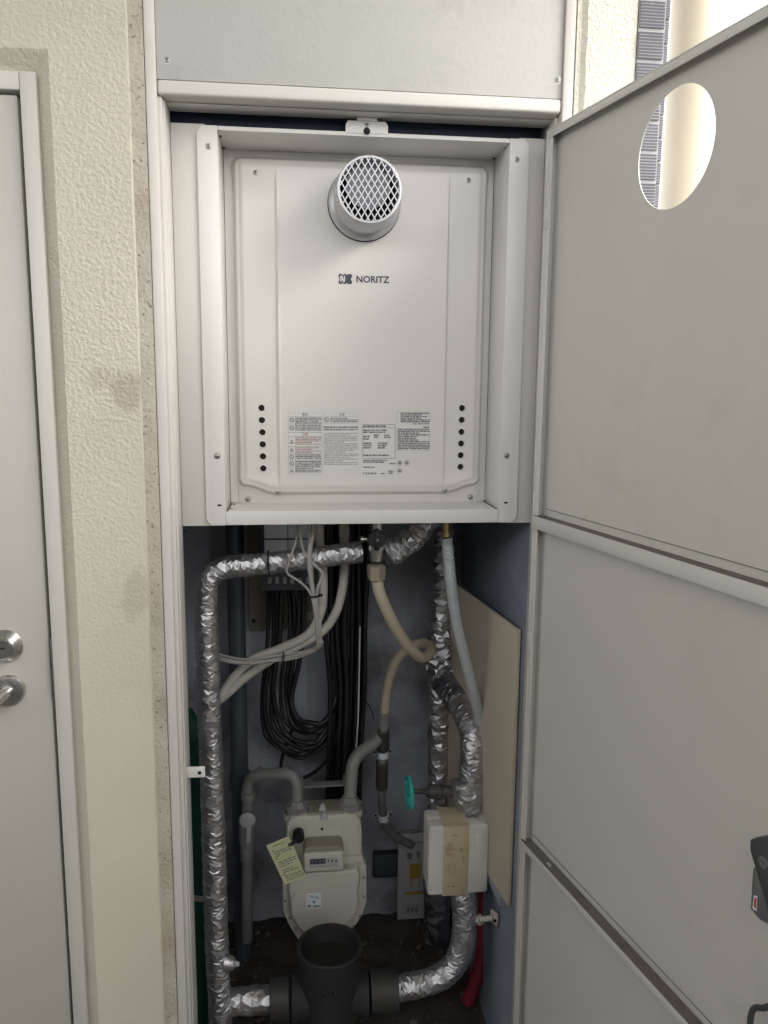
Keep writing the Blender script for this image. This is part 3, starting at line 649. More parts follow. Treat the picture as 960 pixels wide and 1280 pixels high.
for a, b in ((499.5, 578.5), (508.3, 578.3), (499.3, 588.3)):
    c = cp(a, b, .0002); ring = [c+Vector((math.cos(2*math.pi*i/24)*rr, 0, math.sin(2*math.pi*i/24)*rr)) for rr in (.0046, .0037) for i in range(24)]
    k.add(ring, [(i, (i+1) % 24, 24+(i+1) % 24, 24+i) for i in range(24)]); k.obox(c, (1, 0, 0), (0, 1, 0), (0, 0, 1), .0042, .0001, .0042, 0)
k.build('approval_marks', M['print'], wh, smooth=0)

# ------------------------------------------------------------------ open cabinet door
TH = R(12.58); H0 = Vector((XH, YJ, 0)); DD = Vector((math.sin(TH), -math.cos(TH), 0)); DN = Vector((-math.cos(TH), -math.sin(TH), 0)); DZ = Vector((0, 0, 1))
def dp(u, w, z): return H0+DD*u+DN*w+DZ*z
def atd(px, py, w=0):                               # pixel -> (u, z) on the door's inner plane
    d = ray(px, py); P0 = H0+DN*w; t = DN.dot(P0-CAM)/DN.dot(d); q = CAM+d*t; return DD.dot(q-H0), q.z
DT = atd(690, 160)[1]; DM = atd(700, 655)[1]
ZDT = (atd(686, 162)[1]+atd(955, 7)[1])/2
ZM1 = (atd(668, 643)[1]+atd(740, 668)[1])/2; ZM0 = (atd(668, 658.5)[1]+atd(740, 686)[1])/2
ZL1 = (atd(652, 1047)[1]+atd(845, 1262)[1])/2; ZL0 = ZL1-.012
print('door', ZDT, ZM1, ZM0, ZL1, atd(945, 1100), atd(683, 254), atd(845, 185))
WD = .604; LW = .016
def dbox(mb, u0, u1, w0, w1, z0, z1, bev=.0012): mb.obox(dp((u0+u1)/2, (w0+w1)/2, (z0+z1)/2), DD, DN, DZ, u1-u0, w1-w0, z1-z0, bev)
PW = -.016                                          # the sheet lies this far behind the rim
ZB_ = .03
# top sheet with its round hole
cu, cz = [], []
hl = [atd(px, py, PW) for px, py in ((857, 102), (832, 267), (798, 212), (891, 150), (812, 152), (877, 222))]
hu = sum(a for a, b in hl)/len(hl); hz = sum(b for a, b in hl)/len(hl); hr = sum(math.hypot(a-hu, b-hz) for a, b in hl)/len(hl)
print('hole', hu, hz, hr, [(round(math.hypot(a-hu, b-hz), 4)) for a, b in hl])
k = MB(); n = 96; L0 = []; U0, U1, Z0, Z1 = .0025, WD-.002, ZB_+.001, ZDT-.002
for w_ in (PW, PW-.0016):
    ci = []; ou = []
    for i in range(n):
        a = 2*math.pi*i/n; c_, s_ = math.cos(a), math.sin(a); ci.append(dp(hu+hr*c_, w_, hz+hr*s_))
        t = min(((U1-hu)/c_ if c_ > 0 else (U0-hu)/c_) if abs(c_) > 1e-9 else 1e9, ((Z1-hz)/s_ if s_ > 0 else (ZM1-.02-hz)/s_) if abs(s_) > 1e-9 else 1e9)
        ou.append(dp(hu+t*c_, w_, hz+t*s_))
    L0.append((ci, ou))
for ci, ou in L0:
    k.add(ci+ou, [(i, (i+1) % n, n+(i+1) % n, n+i) for i in range(n)])
    # corners cut by the radial fan
    for (uu, zz) in ((U0, ZM1-.02), (U1, ZM1-.02), (U0, Z1), (U1, Z1)):
        pass
a, b = L0[0][0], L0[1][0]; k.add(a+b, [(i, (i+1) % n, n+(i+1) % n, n+i) for i in range(n)])
# exact corner fills: triangles from neighbouring fan points to the corner
for w_i, w_ in enumerate((PW, PW-.0016)):
    ou = L0[w_i][1]
    for (uu, zz) in ((U0, ZM1-.02), (U1, ZM1-.02), (U0, Z1), (U1, Z1)):
        C_ = dp(uu, w_, zz)
        for i in range(n):
            p, q = ou[i], ou[(i+1) % n]; pu, qu = DD.dot(p-H0), DD.dot(q-H0)
            on = lambda P: (abs(DD.dot(P-H0)-uu) < 1e-5, abs(P.z-zz) < 1e-5)
            op, oq = on(p), on(q)
            if (op[0] and oq[1] and not oq[0]) or (op[1] and oq[0] and not oq[1]): k.add([p, q, C_], [(0, 1, 2)])
dr = k.build('door', M['sheet'], cf, smooth=20, label='open grey steel cabinet door with round flue hole')
k = MB(); dbox(k, U0, U1, PW-.0016, PW, ZL0+.004, ZM1-.0205, 0); k.build('middle_sheet', M['sheet'], dr, smooth=0)
k = MB(); dbox(k, U0, U1, PW-.0016, PW, Z0, ZL0+.0035, 0); k.build('lower_sheet', M['sheet'], dr, smooth=0)
# folded rim
k = MB(); dbox(k, 0, .0035, PW-.004, 0, ZB_, ZDT, .0008); dbox(k, .0035, LW, -.0035, -.0015, ZB_+.001, ZDT-.0035, .0004); k.build('hinge_stile', M['lip'], dr)
k = MB(); dbox(k, WD-.002, WD, PW-.004, 0, ZB_, ZDT, .0006); dbox(k, WD-LW, WD-.0021, -.002, 0, ZB_+.001, ZDT-.0035, .0004); k.build('lock_stile', M['lip'], dr)
k = MB(); dbox(k, .004, WD-.0025, PW-.004, 0, ZDT-.0025, ZDT, .0005); dbox(k, .004, WD-.0025, -.002, 0, ZDT-.013, ZDT-.0026, .0005); k.build('top_rim', M['lip'], dr)
k = MB(); dbox(k, .004, WD-.0025, PW-.004, 0, ZB_, ZB_+.0025, .0005); dbox(k, .004, WD-.0025, -.002, 0, ZB_+.0026, ZB_+.014, .0005); k.build('bottom_rim', M['lip'], dr)
def rail(z0, z1):
    k = MB(); dbox(k, .004, WD-.003, PW+.0005, .004, z0, z1, .001)
    o = k.build('rail', M['lip'], dr)
    k = MB(); dbox(k, .008, WD-.004, PW+.001, .0028, z1+.0002, z1+.0008, 0); k.build('ledge_dust', M['dust'], dr, smooth=0)
    k = MB(); dbox(k, LW, WD-.004, PW+.0004, PW+.0012, z1+.012, z1+.0128, 0); k.build('sheet_seam', M['dust'], dr, smooth=0)
    return o
rail(ZM0, ZM1); lr_ = rail(ZL0, ZL1)
q = atd(688, 1081, -.006); k = MB()
for i in range(4): k.tube(spline([dp(q[0]+random.uniform(-.006, .006), -.004+random.uniform(-.003, .003), ZL1+.002+random.uniform(0, .003)) for _ in range(4)], .002), .0012, 6)
k.build('debris', M['paper'], dr)
for (a, b) in ((227, 283), (806, 850)):
    z1_, z0_ = atd(690, a)[1], atd(690, b)[1]
    k = MB(); dbox(k, .0042, LW-.003, -.0014, .0006, z0_, z1_, .0006); hg = k.build('hinge_leaf', M['lip'], dr)
    for t in (.2, .5, .8): screw(dp(.0095, .0006, z0_+(z1_-z0_)*t), DN, .0016, dr, name='hinge_screw', cross=False, mt=M['lip'])
# latch at the free edge
u0, zt_ = atd(938, 1055); u1, zb_l = atd(948, 1152)
lb = MB()
def dpoly(mb, pts, w0, w1, bev):
    bm = bmesh.new(); a = [bm.verts.new(dp(u, w1, z)) for u, z in pts]; b = [bm.verts.new(dp(u, w0, z)) for u, z in pts]; fa = bm.faces.new(a); bm.faces.new(b[::-1]); nn = len(pts)
    for i in range(nn): bm.faces.new((a[i], b[i], b[(i+1) % nn], a[(i+1) % nn]))
    bmesh.ops.recalc_face_normals(bm, faces=bm.faces[:])
    if bev: bmesh.ops.bevel(bm, geom=list(fa.edges), offset=bev, segments=2, profile=.5, affect='EDGES')
    bm.verts.index_update(); mb.add([v.co.copy() for v in bm.verts], [[v.index for v in f_.verts] for f_ in bm.faces]); bm.free()
P_ = [atd(px, py, .012) for px, py in ((938.5, 1049), (947, 1046), (975, 1043), (985, 1160), (966, 1157), (955, 1120), (944, 1082), (938, 1062))]
dpoly(lb, P_, PW, .014, .003); la = lb.build('latch', M['handle'], dr, label='dark grey latch casting near the free edge')
k = MB(); P_ = [atd(px, py, .004) for px, py in ((941, 1085), (950, 1088), (962, 1125), (962, 1156), (950, 1150), (938, 1136))]; dpoly(k, P_, PW, .004, .001); k.build('latch_plate', M['latchplate'], dr)
q = atd(955, 1078, .014); k = MB(); k.lathe(dp(q[0], .013, q[1]), DN, [(0, .007), (.003, .0065), (.0032, .003), (.001, .002)], 24); k.build('latch_screw', M['latchplate'], dr)
k = MB(); P_ = [atd(px, py, .0045) for px, py in ((942.5, 1119), (946.5, 1120.5), (945.5, 1139), (940.5, 1135.5))]; dpoly(k, P_, .0041, .0046, 0); stk = k.build('latch_sticker', M['whiteink'], dr, smooth=0)
k = MB(); P_ = [atd(px, py, .005) for px, py in ((943, 1122), (945.5, 1123), (944.5, 1136), (942, 1133.5))]; dpoly(k, P_, .0047, .0049, 0); k.build('sticker_mark', M['redink'], dr, smooth=0)
q = [atd(px, py, .006) for px, py in ((941, 1300), (942, 1270), (947, 1259), (957, 1259), (975, 1259), (978, 1300))]
k = MB(); k.tube(spline([dp(a, .010, b) for a, b in q], .004), .0035, 10); k.build('pull_handle', M['handle'], dr)

# ------------------------------------------------------------------ inside the closet
def crumple(scale, amp, tilt, seed):
    sv = Vector((seed*3.1, seed*1.7, seed*.9))
    def fn(q, r):
        wq = q+noise.noise_vector(q*30+sv)*.006
        p = wq*scale+sv; ds, ps = noise.voronoi(p)
        c = ps[0]; rv = noise.noise_vector(c*7.3+sv); g = ds[1]-ds[0]; e = min(1, g*4.5); e = e*e*(3-2*e)
        k = .5+.5*noise.noise(q*9+sv*2)                 # some stretches lie smooth, others are badly creased
        big = noise.noise(q*16+sv)
        return amp*(.35+k)*(e-.75)+tilt*(.25+1.1*k)*(p-c).dot(rv)*e/scale*2.0+amp*.8*big
    return fn
def foil(mb, pts, r, seed, scale=60, amp=.0016, tilt=.3, rr=None):
    # crumpled wrap: a tube of uneven flat facets, wilder where the wrap was squeezed
    rnd = random.Random(seed); cell = .55/scale; pts = resample(pts, cell); seg = max(12, int(2*math.pi*r/cell)); fr = frames(pts); R_ = []; sv = Vector((seed*3.1, seed*1.7, seed*.9))
    for i, (p, t, n, b) in enumerate(fr):
        ri = r if not rr else r*(rr[0]+(rr[1]-rr[0])*i/max(1, len(fr)-1)); ring = []
        for j in range(seg):
            a = 2*math.pi*(j+(.5 if i % 2 else 0)+rnd.uniform(-.34, .34))/seg; d = n*math.cos(a)+b*math.sin(a)
            k = .45+1.1*abs(noise.noise(p*11+d*.6+sv)); q = p+t*cell*rnd.uniform(-.36, .36)*(0 if i in (0, len(fr)-1) else 1)
            ring.append(q+d*(ri*(1+.05*noise.noise(p*20+d*1.5+sv))+amp*k*rnd.uniform(-1, 1)*(1+tilt)))
        R_.append(ring)
    b0 = len(mb.v)
    for rg in R_: mb.v += rg
    for i in range(len(R_)-1):
        for j in range(seg):
            k = (j+1) % seg; A_, B_, C_, D_ = b0+i*seg+j, b0+i*seg+k, b0+(i+1)*seg+k, b0+(i+1)*seg+j
            for f_ in (((A_, B_, C_), (A_, C_, D_)) if (i % 2) ^ (rnd.random() < .3) else ((A_, B_, D_), (B_, C_, D_))): mb.f.append(list(f_)); mb.mi.append(0)
    for i in (0, len(R_)-1): mb.f.append([b0+i*seg+j for j in range(seg)]); mb.mi.append(0)
def pxr(px, Y): return px*(Y+1.36)/FPX*1.04

# back wall furniture
bb0, bb1 = at(309, 640, .565), at(392, 786, .565)
k = MB(); k.box(bb0.x, bb1.x, .562, .579, bb1.z, bb0.z+.12, .002); bo = k.build('backing_board', M['backboard']); tag(bo, 'dull tan backing board on the closet rear wall behind the wiring box', 'board')
for px, py in ((317, 776), (352, 778), (384, 770)): screw(at(px, py, .562), (0, -1, 0), .004, bo, mt=M['gap'], cross=False)
sq = at(384.5, 769, .56); k = MB(); k.box(sq.x-.008, sq.x+.008, .557, .5615, sq.z-.011, sq.z+.011, .001); k.build('cable_clip', M['ivory'], bo)
wb = thing('wiring_box', 'wiring box with bluish white cover above the black cables', 'box', tuple(at(360, 739, .34)))
a, b = at(327, 739, .32), at(393, 640, .32)
k = MB(); k.box(a.x, b.x, .32, .56, a.z, b.z+.1, .003); k.build('box_base', M['greybox'], wb)
a, b = at(330.5, 693, .31), at(389, 640, .31)
k = MB(); k.box(a.x, (a.x+b.x)/2-.0006, .308, .3195, a.z, b.z+.1, .002); k.box((a.x+b.x)/2+.0006, b.x, .308, .3195, a.z, b.z+.1, .002); cvr = k.build('box_cover', M['whitebox'], wb)
q = at(360, 674, .307); k = MB(); k.box(a.x+.001, b.x-.001, .3068, .3082, q.z-.0016, q.z+.0016); k.build('cover_seam', M['greybox'], cvr, smooth=0)
for i in range(6):
    q = at(337+i*9.5, 727, .318); k = MB(); k.box(q.x-.004, q.x+.004, .314, .3195, q.z-.004, q.z+.010, .001); k.build('cable_gland', M['greywire'], wb)

# slate riser and its floor end
q0, q1 = at(301.5, 660, .47), at(303.5, 1150, .47)
k = MB(); k.tube([Vector((q1.x, .47, .0)), Vector((q1.x, .47, 2.3))], .0205, 28); rs = thing('riser_pipe', 'slate grey steel riser pipe running up behind the left foil pipe', 'pipe', (q1.x, .47, 0)); k.build('pipe', M['riser'], rs)
k = MB(); k.lathe((q1.x, .47, at(302, 985, .47).z), (0, 0, 1), [(0, .0205), (.001, .025), (.04, .025), (.041, .0205)], 28); k.build('socket', M['riser'], rs)

# green jacketed pipe with ivory straps at the far left
g0, g1 = at(247, 915, .20), at(256, 1180, .20)
GX = at(246.5, 1000, .19).x; gp = thing('green_pipe', 'dark green jacketed pipe behind the left foil pipe', 'pipe', (GX, .19, 0))
k = MB(); k.tube(spline([Vector((GX-.006, .19, 0)), Vector((GX-.003, .19, g1.z)), Vector((GX, .19, g0.z-.06)), Vector((GX-.004, .2, g0.z-.01)), Vector((GX-.03, .22, g0.z+.03))], .02), .023, 24); k.build('pipe', M['green'], gp)
for py in (962, 1122):
    z = at(250, py, .17).z; k = MB(); k.lathe((GX-.001, .19, z-.006), (.25, 0, 1), [(0, .0235), (.0005, .0255), (.012, .0255), (.0125, .0235)], 24, cap=False); k.build('strap', M['ivory'], gp)

# left foil pipe: down, with the elbow towards the heater valve
YF = .11
fp = thing('foil_pipe', 'tall foil wrapped pipe with an elbow at the left of the closet', 'pipe', tuple(at(275, 1300, YF)))
P = A((277, 1330, YF), (275, 1260, YF), (270, 1150, YF), (265.5, 1000, YF), (262, 900, YF), (258.5, 800, YF), (257.5, 748, YF), (262, 722, YF), (284, 709, YF+.004), (318, 706, YF+.01), (352, 702, YF+.015), (400, 696, YF+.02), (452, 690, YF+.025))
k = MB(); foil(k, spline(P, .004), pxr(15.6, YF), 3, scale=54, amp=.0013, tilt=.20, rr=(1.0, .86)); k.build('insulation', M['foil'], fp, smooth=16)
for px, py in ((336, 704),):
    q = at(px, py, YF+.012); k = MB(); k.lathe(q-Vector((.0012, 0, 0)), (1, 0, .05), [(0, .024), (.0024, .024)], 28); k.build('tie', M['gap'], fp)
q = at(288, 1204, YF-.012); k = MB(); k.lathe(q, (1, -.2, -.05), [(-.01, .016), (.006, .012), (.010, .008)], 20); dc = k.build('drain_cock', M['foil'], fp)
k = MB(); k.lathe(q, (1, -.2, -.05), [(.010, .006), (.0125, .006), (.0125, .0048), (.018, .0048)], 16); k.build('cock_cap', M['conduit'], dc, label='pale blue drain cap')
fe = thing('foil_pipe', 'short crumpled foil wrapped stub rising to the heater right of the black knob', 'pipe', tuple(at(500, 690, .15)))
k = MB(); foil(k, spline(A((480, 692, .145), (498, 686, .15), (516, 672, .155), (532, 652, .16), (540, 628, .165)), .004), pxr(15.2, .15), 11, scale=46, amp=.003, tilt=.7); k.build('insulation', M['foil'], fe, smooth=16)

# cross run at the bottom: foil, couplings, drain tee
YT = .125; zc = at(420, 1243, YT).z
fb = thing('foil_pipe', 'short foil wrapped branch entering the dark coupling at bottom left', 'pipe', tuple(at(300, 1247, YT)))
k = MB(); x0, x1 = at(283, 1247, YT).x, at(338, 1246, YT).x; foil(k, [Vector((x0, YT, zc)), Vector((x1, YT, zc))], pxr(17.5, YT), 17, scale=62, amp=.0016, tilt=.3); k.build('insulation', M['foil'], fb, smooth=16)
dt = thing('drain_fitting', 'black drain tee with wide open hub and raised numerals', 'drain', tuple(Vector((at(412, 1240, YT).x, YT, zc-.06))))
xl, xm, xn, xr_ = at(337.5, 1246, YT).x, at(362, 1245, YT).x, at(462, 1240, YT).x, at(497, 1236, YT).x
k = MB(); k.lathe((xl, YT, zc), (1, 0, 0), [(0, .036), (.001, .041), (xm-xl-.002, .041), (xm-xl, .039)], 36); k.build('coupling', M['pvc'], dt)
k = MB(); k.lathe((xn, YT, zc), (1, 0, 0), [(0, .039), (.002, .041), (xr_-xn-.001, .041), (xr_-xn, .036)], 36); k.build('coupling', M['pvc'], dt)
k = MB(); k.lathe((xm+.003, YT, zc), (1, 0, 0), [(0, .042), (.002, .047), (.016, .047), (.024, .044), (xn-xm-.030, .044), (xn-xm-.022, .047), (xn-xm-.008, .047), (xn-xm-.006, .042)], 40); k.build('tee_body', M['iron'], dt)
hx = at(412, 1181, YT); zr = hx.z
k = MB(); k.lathe((hx.x, YT, zc-.03), (0, 0, 1), [(h_-(zc-.03), r_) for h_, r_ in ((zc-.03, .0605), (zr-.10, .0605), (zr-.07, .0615), (zr-.05, .0635), (zr-.016, .0640), (zr-.013, .0675), (zr-.001, .0680), (zr+.001, .066), (zr-.001, .0595), (zr-.02, .0585), (zr-.05, .052), (zr-.10, .050))], 56, cap=False); hb = k.build('hub', M['iron'], dt)
k = MB(); k.lathe((hx.x, YT, zr-.036), (0, 0, 1), [(0, .0555), (.001, .0555)], 30); k.build('hub_shade', M['gap'], hb)  # black disc put in for the shade inside the hub mouth
text('50', 'cast_numeral', M['pvc'], (hx.x-.003, YT-.0625, at(412, 1241, .065).z), .025, dt, ex=.0035)
fr_ = thing('foil_pipe', 'foil wrapped elbow pipe rising from the dark coupling to the white foam box', 'pipe', tuple(at(560, 1225, .14)))
P = A((494, 1236, YT), (530, 1229, .13), (556, 1217, .135), (573, 1196, .145), (580, 1165, .15), (580, 1130, .16), (579, 1095, .17))
P[0].z = P[0].z; k = MB(); foil(k, spline(P, .004), pxr(16.6, .14), 23, scale=52, amp=.0013, tilt=.2); k.build('insulation', M['foil'], fr_, smooth=16)
# pipe support towards the right wall
sp = thing('pipe_support', 'ivory threaded pipe support between foil pipe and right closet wall', 'bracket', tuple(at(615, 1148, .17)))
a = at(596, 1150, .15); b = at(617, 1147, .125); k = MB(); k.tube([a, b], .006, 14); k.build('rod', M['ivory'], sp)
k = MB(); k.lathe(a+(b-a)*.08, b-a, [(0, .011), (.008, .011)], 6); k.build('nut', M['ivory'], sp)
k = MB(); k.obox(b+Vector((.002, 0, 0)), (1, .5, 0), (-.5, 1, 0), (0, 0, 1), .005, .022, .028, .0015); pl = k.build('plate', M['ivory'], sp)
k = MB(); k.lathe(b+Vector((.0035, -.0065, -.002)), (-1, -.5, 0), [(0, .003), (.0055, .003)], 12); k.build('plate_hole', M['gap'], pl)
# clamp ring end
# red pipe
rp = thing('red_pipe', 'crimson jacketed pipe curving to the floor behind the foil elbow', 'pipe', tuple(at(585, 1243, .24)))
k = MB(); k.tube(spline(A((606, 1020, .30), (606, 1080, .285), (606, 1130, .275), (605, 1165, .265), (602, 1196, .26), (596, 1220, .255), (589, 1240, .25), (584, 1252, .25)), .01), pxr(9.5, .26), 20); k.build('pipe', M['red'], rp)

# rear foil riser and its branch
Y4 = .42
fv = thing('foil_pipe', 'dark rear foil wrapped riser behind the grey ribbed hose', 'pipe', tuple(at(548, 1170, Y4)))
P = A((558, 600, Y4), (556, 680, Y4), (552, 760, Y4), (550, 820, Y4), (548, 880, Y4), (548, 950, Y4), (547, 1020, Y4), (546, 1100, Y4))
k = MB(); foil(k, spline(P, .006), pxr(13, Y4), 31, scale=46, amp=.003, tilt=.6); k.build('insulation', M['foil'], fv, smooth=16)
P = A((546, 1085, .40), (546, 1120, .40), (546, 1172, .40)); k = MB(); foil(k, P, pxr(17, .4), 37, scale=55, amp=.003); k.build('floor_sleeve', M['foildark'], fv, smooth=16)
P = A((549, 800, .41), (549, 826, .41), (549, 846, .41)); k = MB(); foil(k, P, pxr(16.5, .4), 39, scale=60, amp=.005, tilt=.8); k.build('tee_wrap', M['foil'], fv, smooth=16)
fx = thing('foil_pipe', 'bright foil wrapped pipe bending forward and down into the white foam box', 'pipe', tuple(at(590, 1015, .2)))
P = A((552, 848, .41), (562, 862, .36), (575, 880, .30)); k = MB(); foil(k, spline(P, .004), pxr(16.5, .36), 47, scale=52, amp=.0018, tilt=.3); k.build('elbow_wrap', M['foildark'], fx, smooth=16)  # elbow's shade is carried by the darker foil colour
P = A((572, 876, .315), (584, 896, .26), (591, 920, .22), (592, 950, .205), (589, 985, .20), (588, 1030, .20)); k = MB(); foil(k, spline(P, .004), pxr(17.4, .2), 41, scale=50, amp=.0014, tilt=.2); k.build('insulation', M['foil'], fx, smooth=16)
P = A((579, 975, .195), (582, 992, .19), (588, 1006, .195)); k = MB(); foil(k, spline(P, .004), pxr(18, .2), 43, scale=50, amp=.0026, tilt=.4); k.build('valve_wrap', M['foil'], fx, smooth=16)
# gate valve with turquoise wheel
gv = thing('gate_valve', 'gate valve with turquoise handwheel beside the foil pipe', 'valve', tuple(at(545, 990, .22)))
a = at(516, 989, .21); b = at(575, 990, .2); k = MB(); k.lathe(a, b-a, [(0, .005), (.028, .005), (.028, .010), (.034, .010), (.034, .015), (.06, .0155), (.062, .013), ((b-a).length, .013)], 20); k.build('valve_body', M['darkpipe'], gv)
c = at(511.5, 990.5, .208); ax = (b-a).normalized(); wr_ = .031; n_ = ax.orthogonal().normalized(); b_ = ax.cross(n_)
ax2 = (Vector((1, 0, 0))+Vector((0, .06, 0))).normalized(); n_ = Vector((0, 0, 1)); n_ = (n_-ax2*n_.dot(ax2)).normalized(); b_ = ax2.cross(n_)
ring = [c+(n_*math.cos(2*math.pi*i/40)+b_*math.sin(2*math.pi*i/40))*wr_*(1+.06*math.cos(2*math.pi*i/40*6)) for i in range(41)]
k = MB(); k.tube(ring, .0045, 10, cap=False)
for i in range(3):
    a_ = 2*math.pi*(i/3+.1); k.tube([c, c+(n_*math.cos(a_)+b_*math.sin(a_))*wr_], .0035, 8)
k.lathe(c, ax2, [(-.005, .008), (.006, .008)], 16); k.build('handwheel', M['teal'], gv)

# foam meter box
mbx = thing('meter_box', 'small white foam water meter box with yellowed tape', 'box', tuple(at(573, 1120, .2)))
a, b = at(534.5, 1121, .135), at(612.5, 1031, .135)
k = MB(); k.box(a.x, b.x, .135, .172, a.z, b.z, .007, 4); k.build('front_half', M['foam'], mbx)
k = MB(); k.box(a.x+.001, b.x-.001, .1735, .212, a.z+.001, b.z-.001, .007, 4); k.build('rear_half', M['foam'], mbx)
t0, t1 = at(553, 1121, .134), at(587, 1030, .134)
k = MB(); k.box(t0.x, t1.x, .1340, .150, a.z-.0006, b.z+.0008, .0006); k.box(t0.x, t1.x, .150, .213, b.z-.001, b.z+.0008, .0003); tp = k.build('tape', M['tape'], mbx)
def bq(mb, px0, py0, px1, py1, Y): p, q = at(px0, py1, Y), at(px1, py0, Y); mb.add([(p.x, Y, p.z), (q.x, Y, p.z), (q.x, Y, q.z), (p.x, Y, q.z)], [(0, 1, 2, 3)])
k = MB()
for i in range(5): bq(k, 558+i*2.6, 1080+random.uniform(-2, 2), 559+i*2.6, 1092+random.uniform(-5, 3), .1337)
for i in range(9): bq(k, 556+random.uniform(0, 26), 1050+random.uniform(0, 20), 556+random.uniform(20, 22), 1050, .1337) if 0 else None
for px, py, w_, h_ in ((564, 1043.5, 9, 1.6), (561, 1053, 2, 4), (557, 1064, 1.5, 3), (566, 1061, 5, 1.6), (575, 1060, 2, 5), (579, 1070, 1, 8), (558, 1107, 4, 2), (565, 1107, 4, 2), (572, 1106, .8, 7), (578, 1108, .8, 10)): bq(k, px, py, px+w_, py+h_, .1337)
k.build('tape_print', M['taupe'], tp, smooth=0)
e0, e1 = at(595, 1077, .1346), at(606, 1043, .1346); k = MB(); k.box(e0.x, e1.x, .1336, .137, e0.z, e1.z, .001); k.build('embossed_panel', M['foam'], mbx)

# tan board leaning along the right wall
TB = R(7.6); bd = Vector((math.sin(TB), -math.cos(TB), 0)); bn = Vector((-math.cos(TB), -math.sin(TB), 0))
f0 = at(643, 960, .035); f0.x = min(f0.x, XR-.007); zt_b, zb_b = at(643.5, 787, .035).z, at(642.5, 1131, .035).z
Lb = .50
k = MB(); k.obox(f0-bd*Lb/2+bn*.0+Vector((0, 0, (zt_b+zb_b)/2-f0.z)), bd, bn, (0, 0, 1), Lb, .006, zt_b-zb_b, .0006)
ob = thing('leaning_board', 'tan board standing against the right closet wall', 'board', (f0.x, .2, zb_b)); k.build('board_face', M['board'], ob)
k = MB(); k.obox(f0+bd*.0008+Vector((0, 0, (zt_b+zb_b)/2-f0.z)), bd, bn, (0, 0, 1), .0024, .0085, zt_b-zb_b+.001, .0004); k.build('board_edge', M['boardedge'], ob)
# battens that carry the board
k = MB(); k.box(XR-.02, XR-.0005, .06, .5, zb_b-.02, zb_b-.0005, .001); tag(k.build('ledge_batten', M['sidewall']), 'narrow slate ledge under the tan board on the right wall', 'ledge')

# grey ribbed conduit
gc = thing('ribbed_hose', 'blue grey ribbed hose hanging from the heater in front of the tan board', 'hose', tuple(at(603, 930, .22)))
P = A((558.5, 672, .12), (561, 700, .12), (565, 740, .125), (572, 785, .135), (583, 830, .155), (593, 870, .18), (600, 905, .22), (602, 950, .27), (600, 1000, .32))
sp_ = spline(P, .0012); rr = [pxr(6.9, .13)*(1+(.045 if (i % 4) < 2 else -.02)) for i in range(len(sp_))]
k = MB(); k.tube(sp_, rr, 18); k.build('hose', M['conduit'], gc, smooth=60)
q = at(557.5, 668, .12); k = MB(); k.lathe(q, (0, 0, 1), [(-.004, .0095), (.006, .0095), (.006, .0075), (.05, .0075)], 18); k.build('brass_tail', M['brass'], gc)

# two ivory hoses from the heater curving left
for i, (pts, lb, q) in enumerate(((((398.5, 668, .20), (402.5, 700, .20), (404, 735, .20), (401, 765, .205), (385, 793, .215), (352, 810, .23), (318, 823, .24), (296, 842, .235), (279, 866, .22), (262, 893, .21)), 'upper ivory hose crossing left behind the foil pipe', (398.5, 664, .2)),
                        (((430, 668, .21), (430.5, 705, .21), (428, 735, .21), (420, 765, .21), (404, 788, .22), (375, 806, .23), (340, 824, .24), (305, 848, .235), (283, 868, .225), (262, 884, .215)), 'lower ivory hose looping left from the right hand brass tail', (430, 664, .21)))):
    t = thing('ivory_hose', lb, 'hose', tuple(at(*pts[-1]))); k = MB(); k.tube(spline(A(*pts), .006), pxr(5.6, .2), 16); k.build('hose', M['ivory'], t)
    p = at(*q); k = MB(); k.lathe(p, (0, 0, 1), [(-.012, pxr(6.6, .2)), (.012, pxr(6.6, .2))], 18); k.build('ferrule', M['ivory'], t)
    k = MB(); k.lathe(p, (0, 0, 1), [(.012, .007), (.06, .007)], 16); k.build('brass_tail', M['brass'], t)
# grey control wires
gw = thing('control_wires', 'bundle of thin grey control wires hanging from the heater and turning left', 'cable', tuple(at(395, 800, .09)))
for pts, r_ in (([(391, 630, .10), (391, 665, .09), (386.5, 695, .085), (389, 725, .085), (393, 750, .085), (396.5, 785, .09), (398, 806, .10), (390, 814, .12), (360, 821, .15), (320, 828, .17), (285, 826, .18), (262, 818, .19)], .0045),
                ([(373, 630, .10), (374, 660, .09), (380, 690, .086), (394, 707, .085), (404, 718, .085), (397, 735, .083), (397, 760, .084), (401, 790, .09), (399, 808, .10), (386, 816, .13), (350, 824, .155), (310, 829, .17), (262, 822, .19)], .0026),
                ([(372, 630, .105), (371, 670, .09), (362, 700, .084), (359, 716, .084), (376, 728, .084), (388, 742, .084), (394, 765, .084), (400, 795, .088), (402, 806, .10), (384, 818, .13), (345, 826, .155), (262, 826, .19)], .0023),
                ([(388, 630, .10), (386, 664, .09), (389, 690, .088), (391, 730, .087), (394, 770, .087), (397, 800, .09), (388, 812, .12), (350, 819, .15), (305, 824, .17), (262, 815, .19)], .0022)):
    k = MB(); k.tube(spline(A(*pts), .005), r_, 10); k.build('wire', M['greywire'], gw)
q = at(394.5, 745, .083); k = MB(); k.obox(q, (1, 0, .12), (0, 1, 0), (0, 0, 1), .020, .014, .0028, .0008); k.obox(q+Vector((.0105, -.003, .002)), (1, 0, 0), (0, 1, 0), (0, 0, 1), .005, .005, .005, .001); k.build('cable_tie', M['gap'], gw)
q = at(354, 823, .148); k = MB(); k.obox(q, (.1, 0, 1), (0, 1, 0), (1, 0, 0), .022, .014, .003, .0008); k.build('cable_tie', M['gap'], gw)

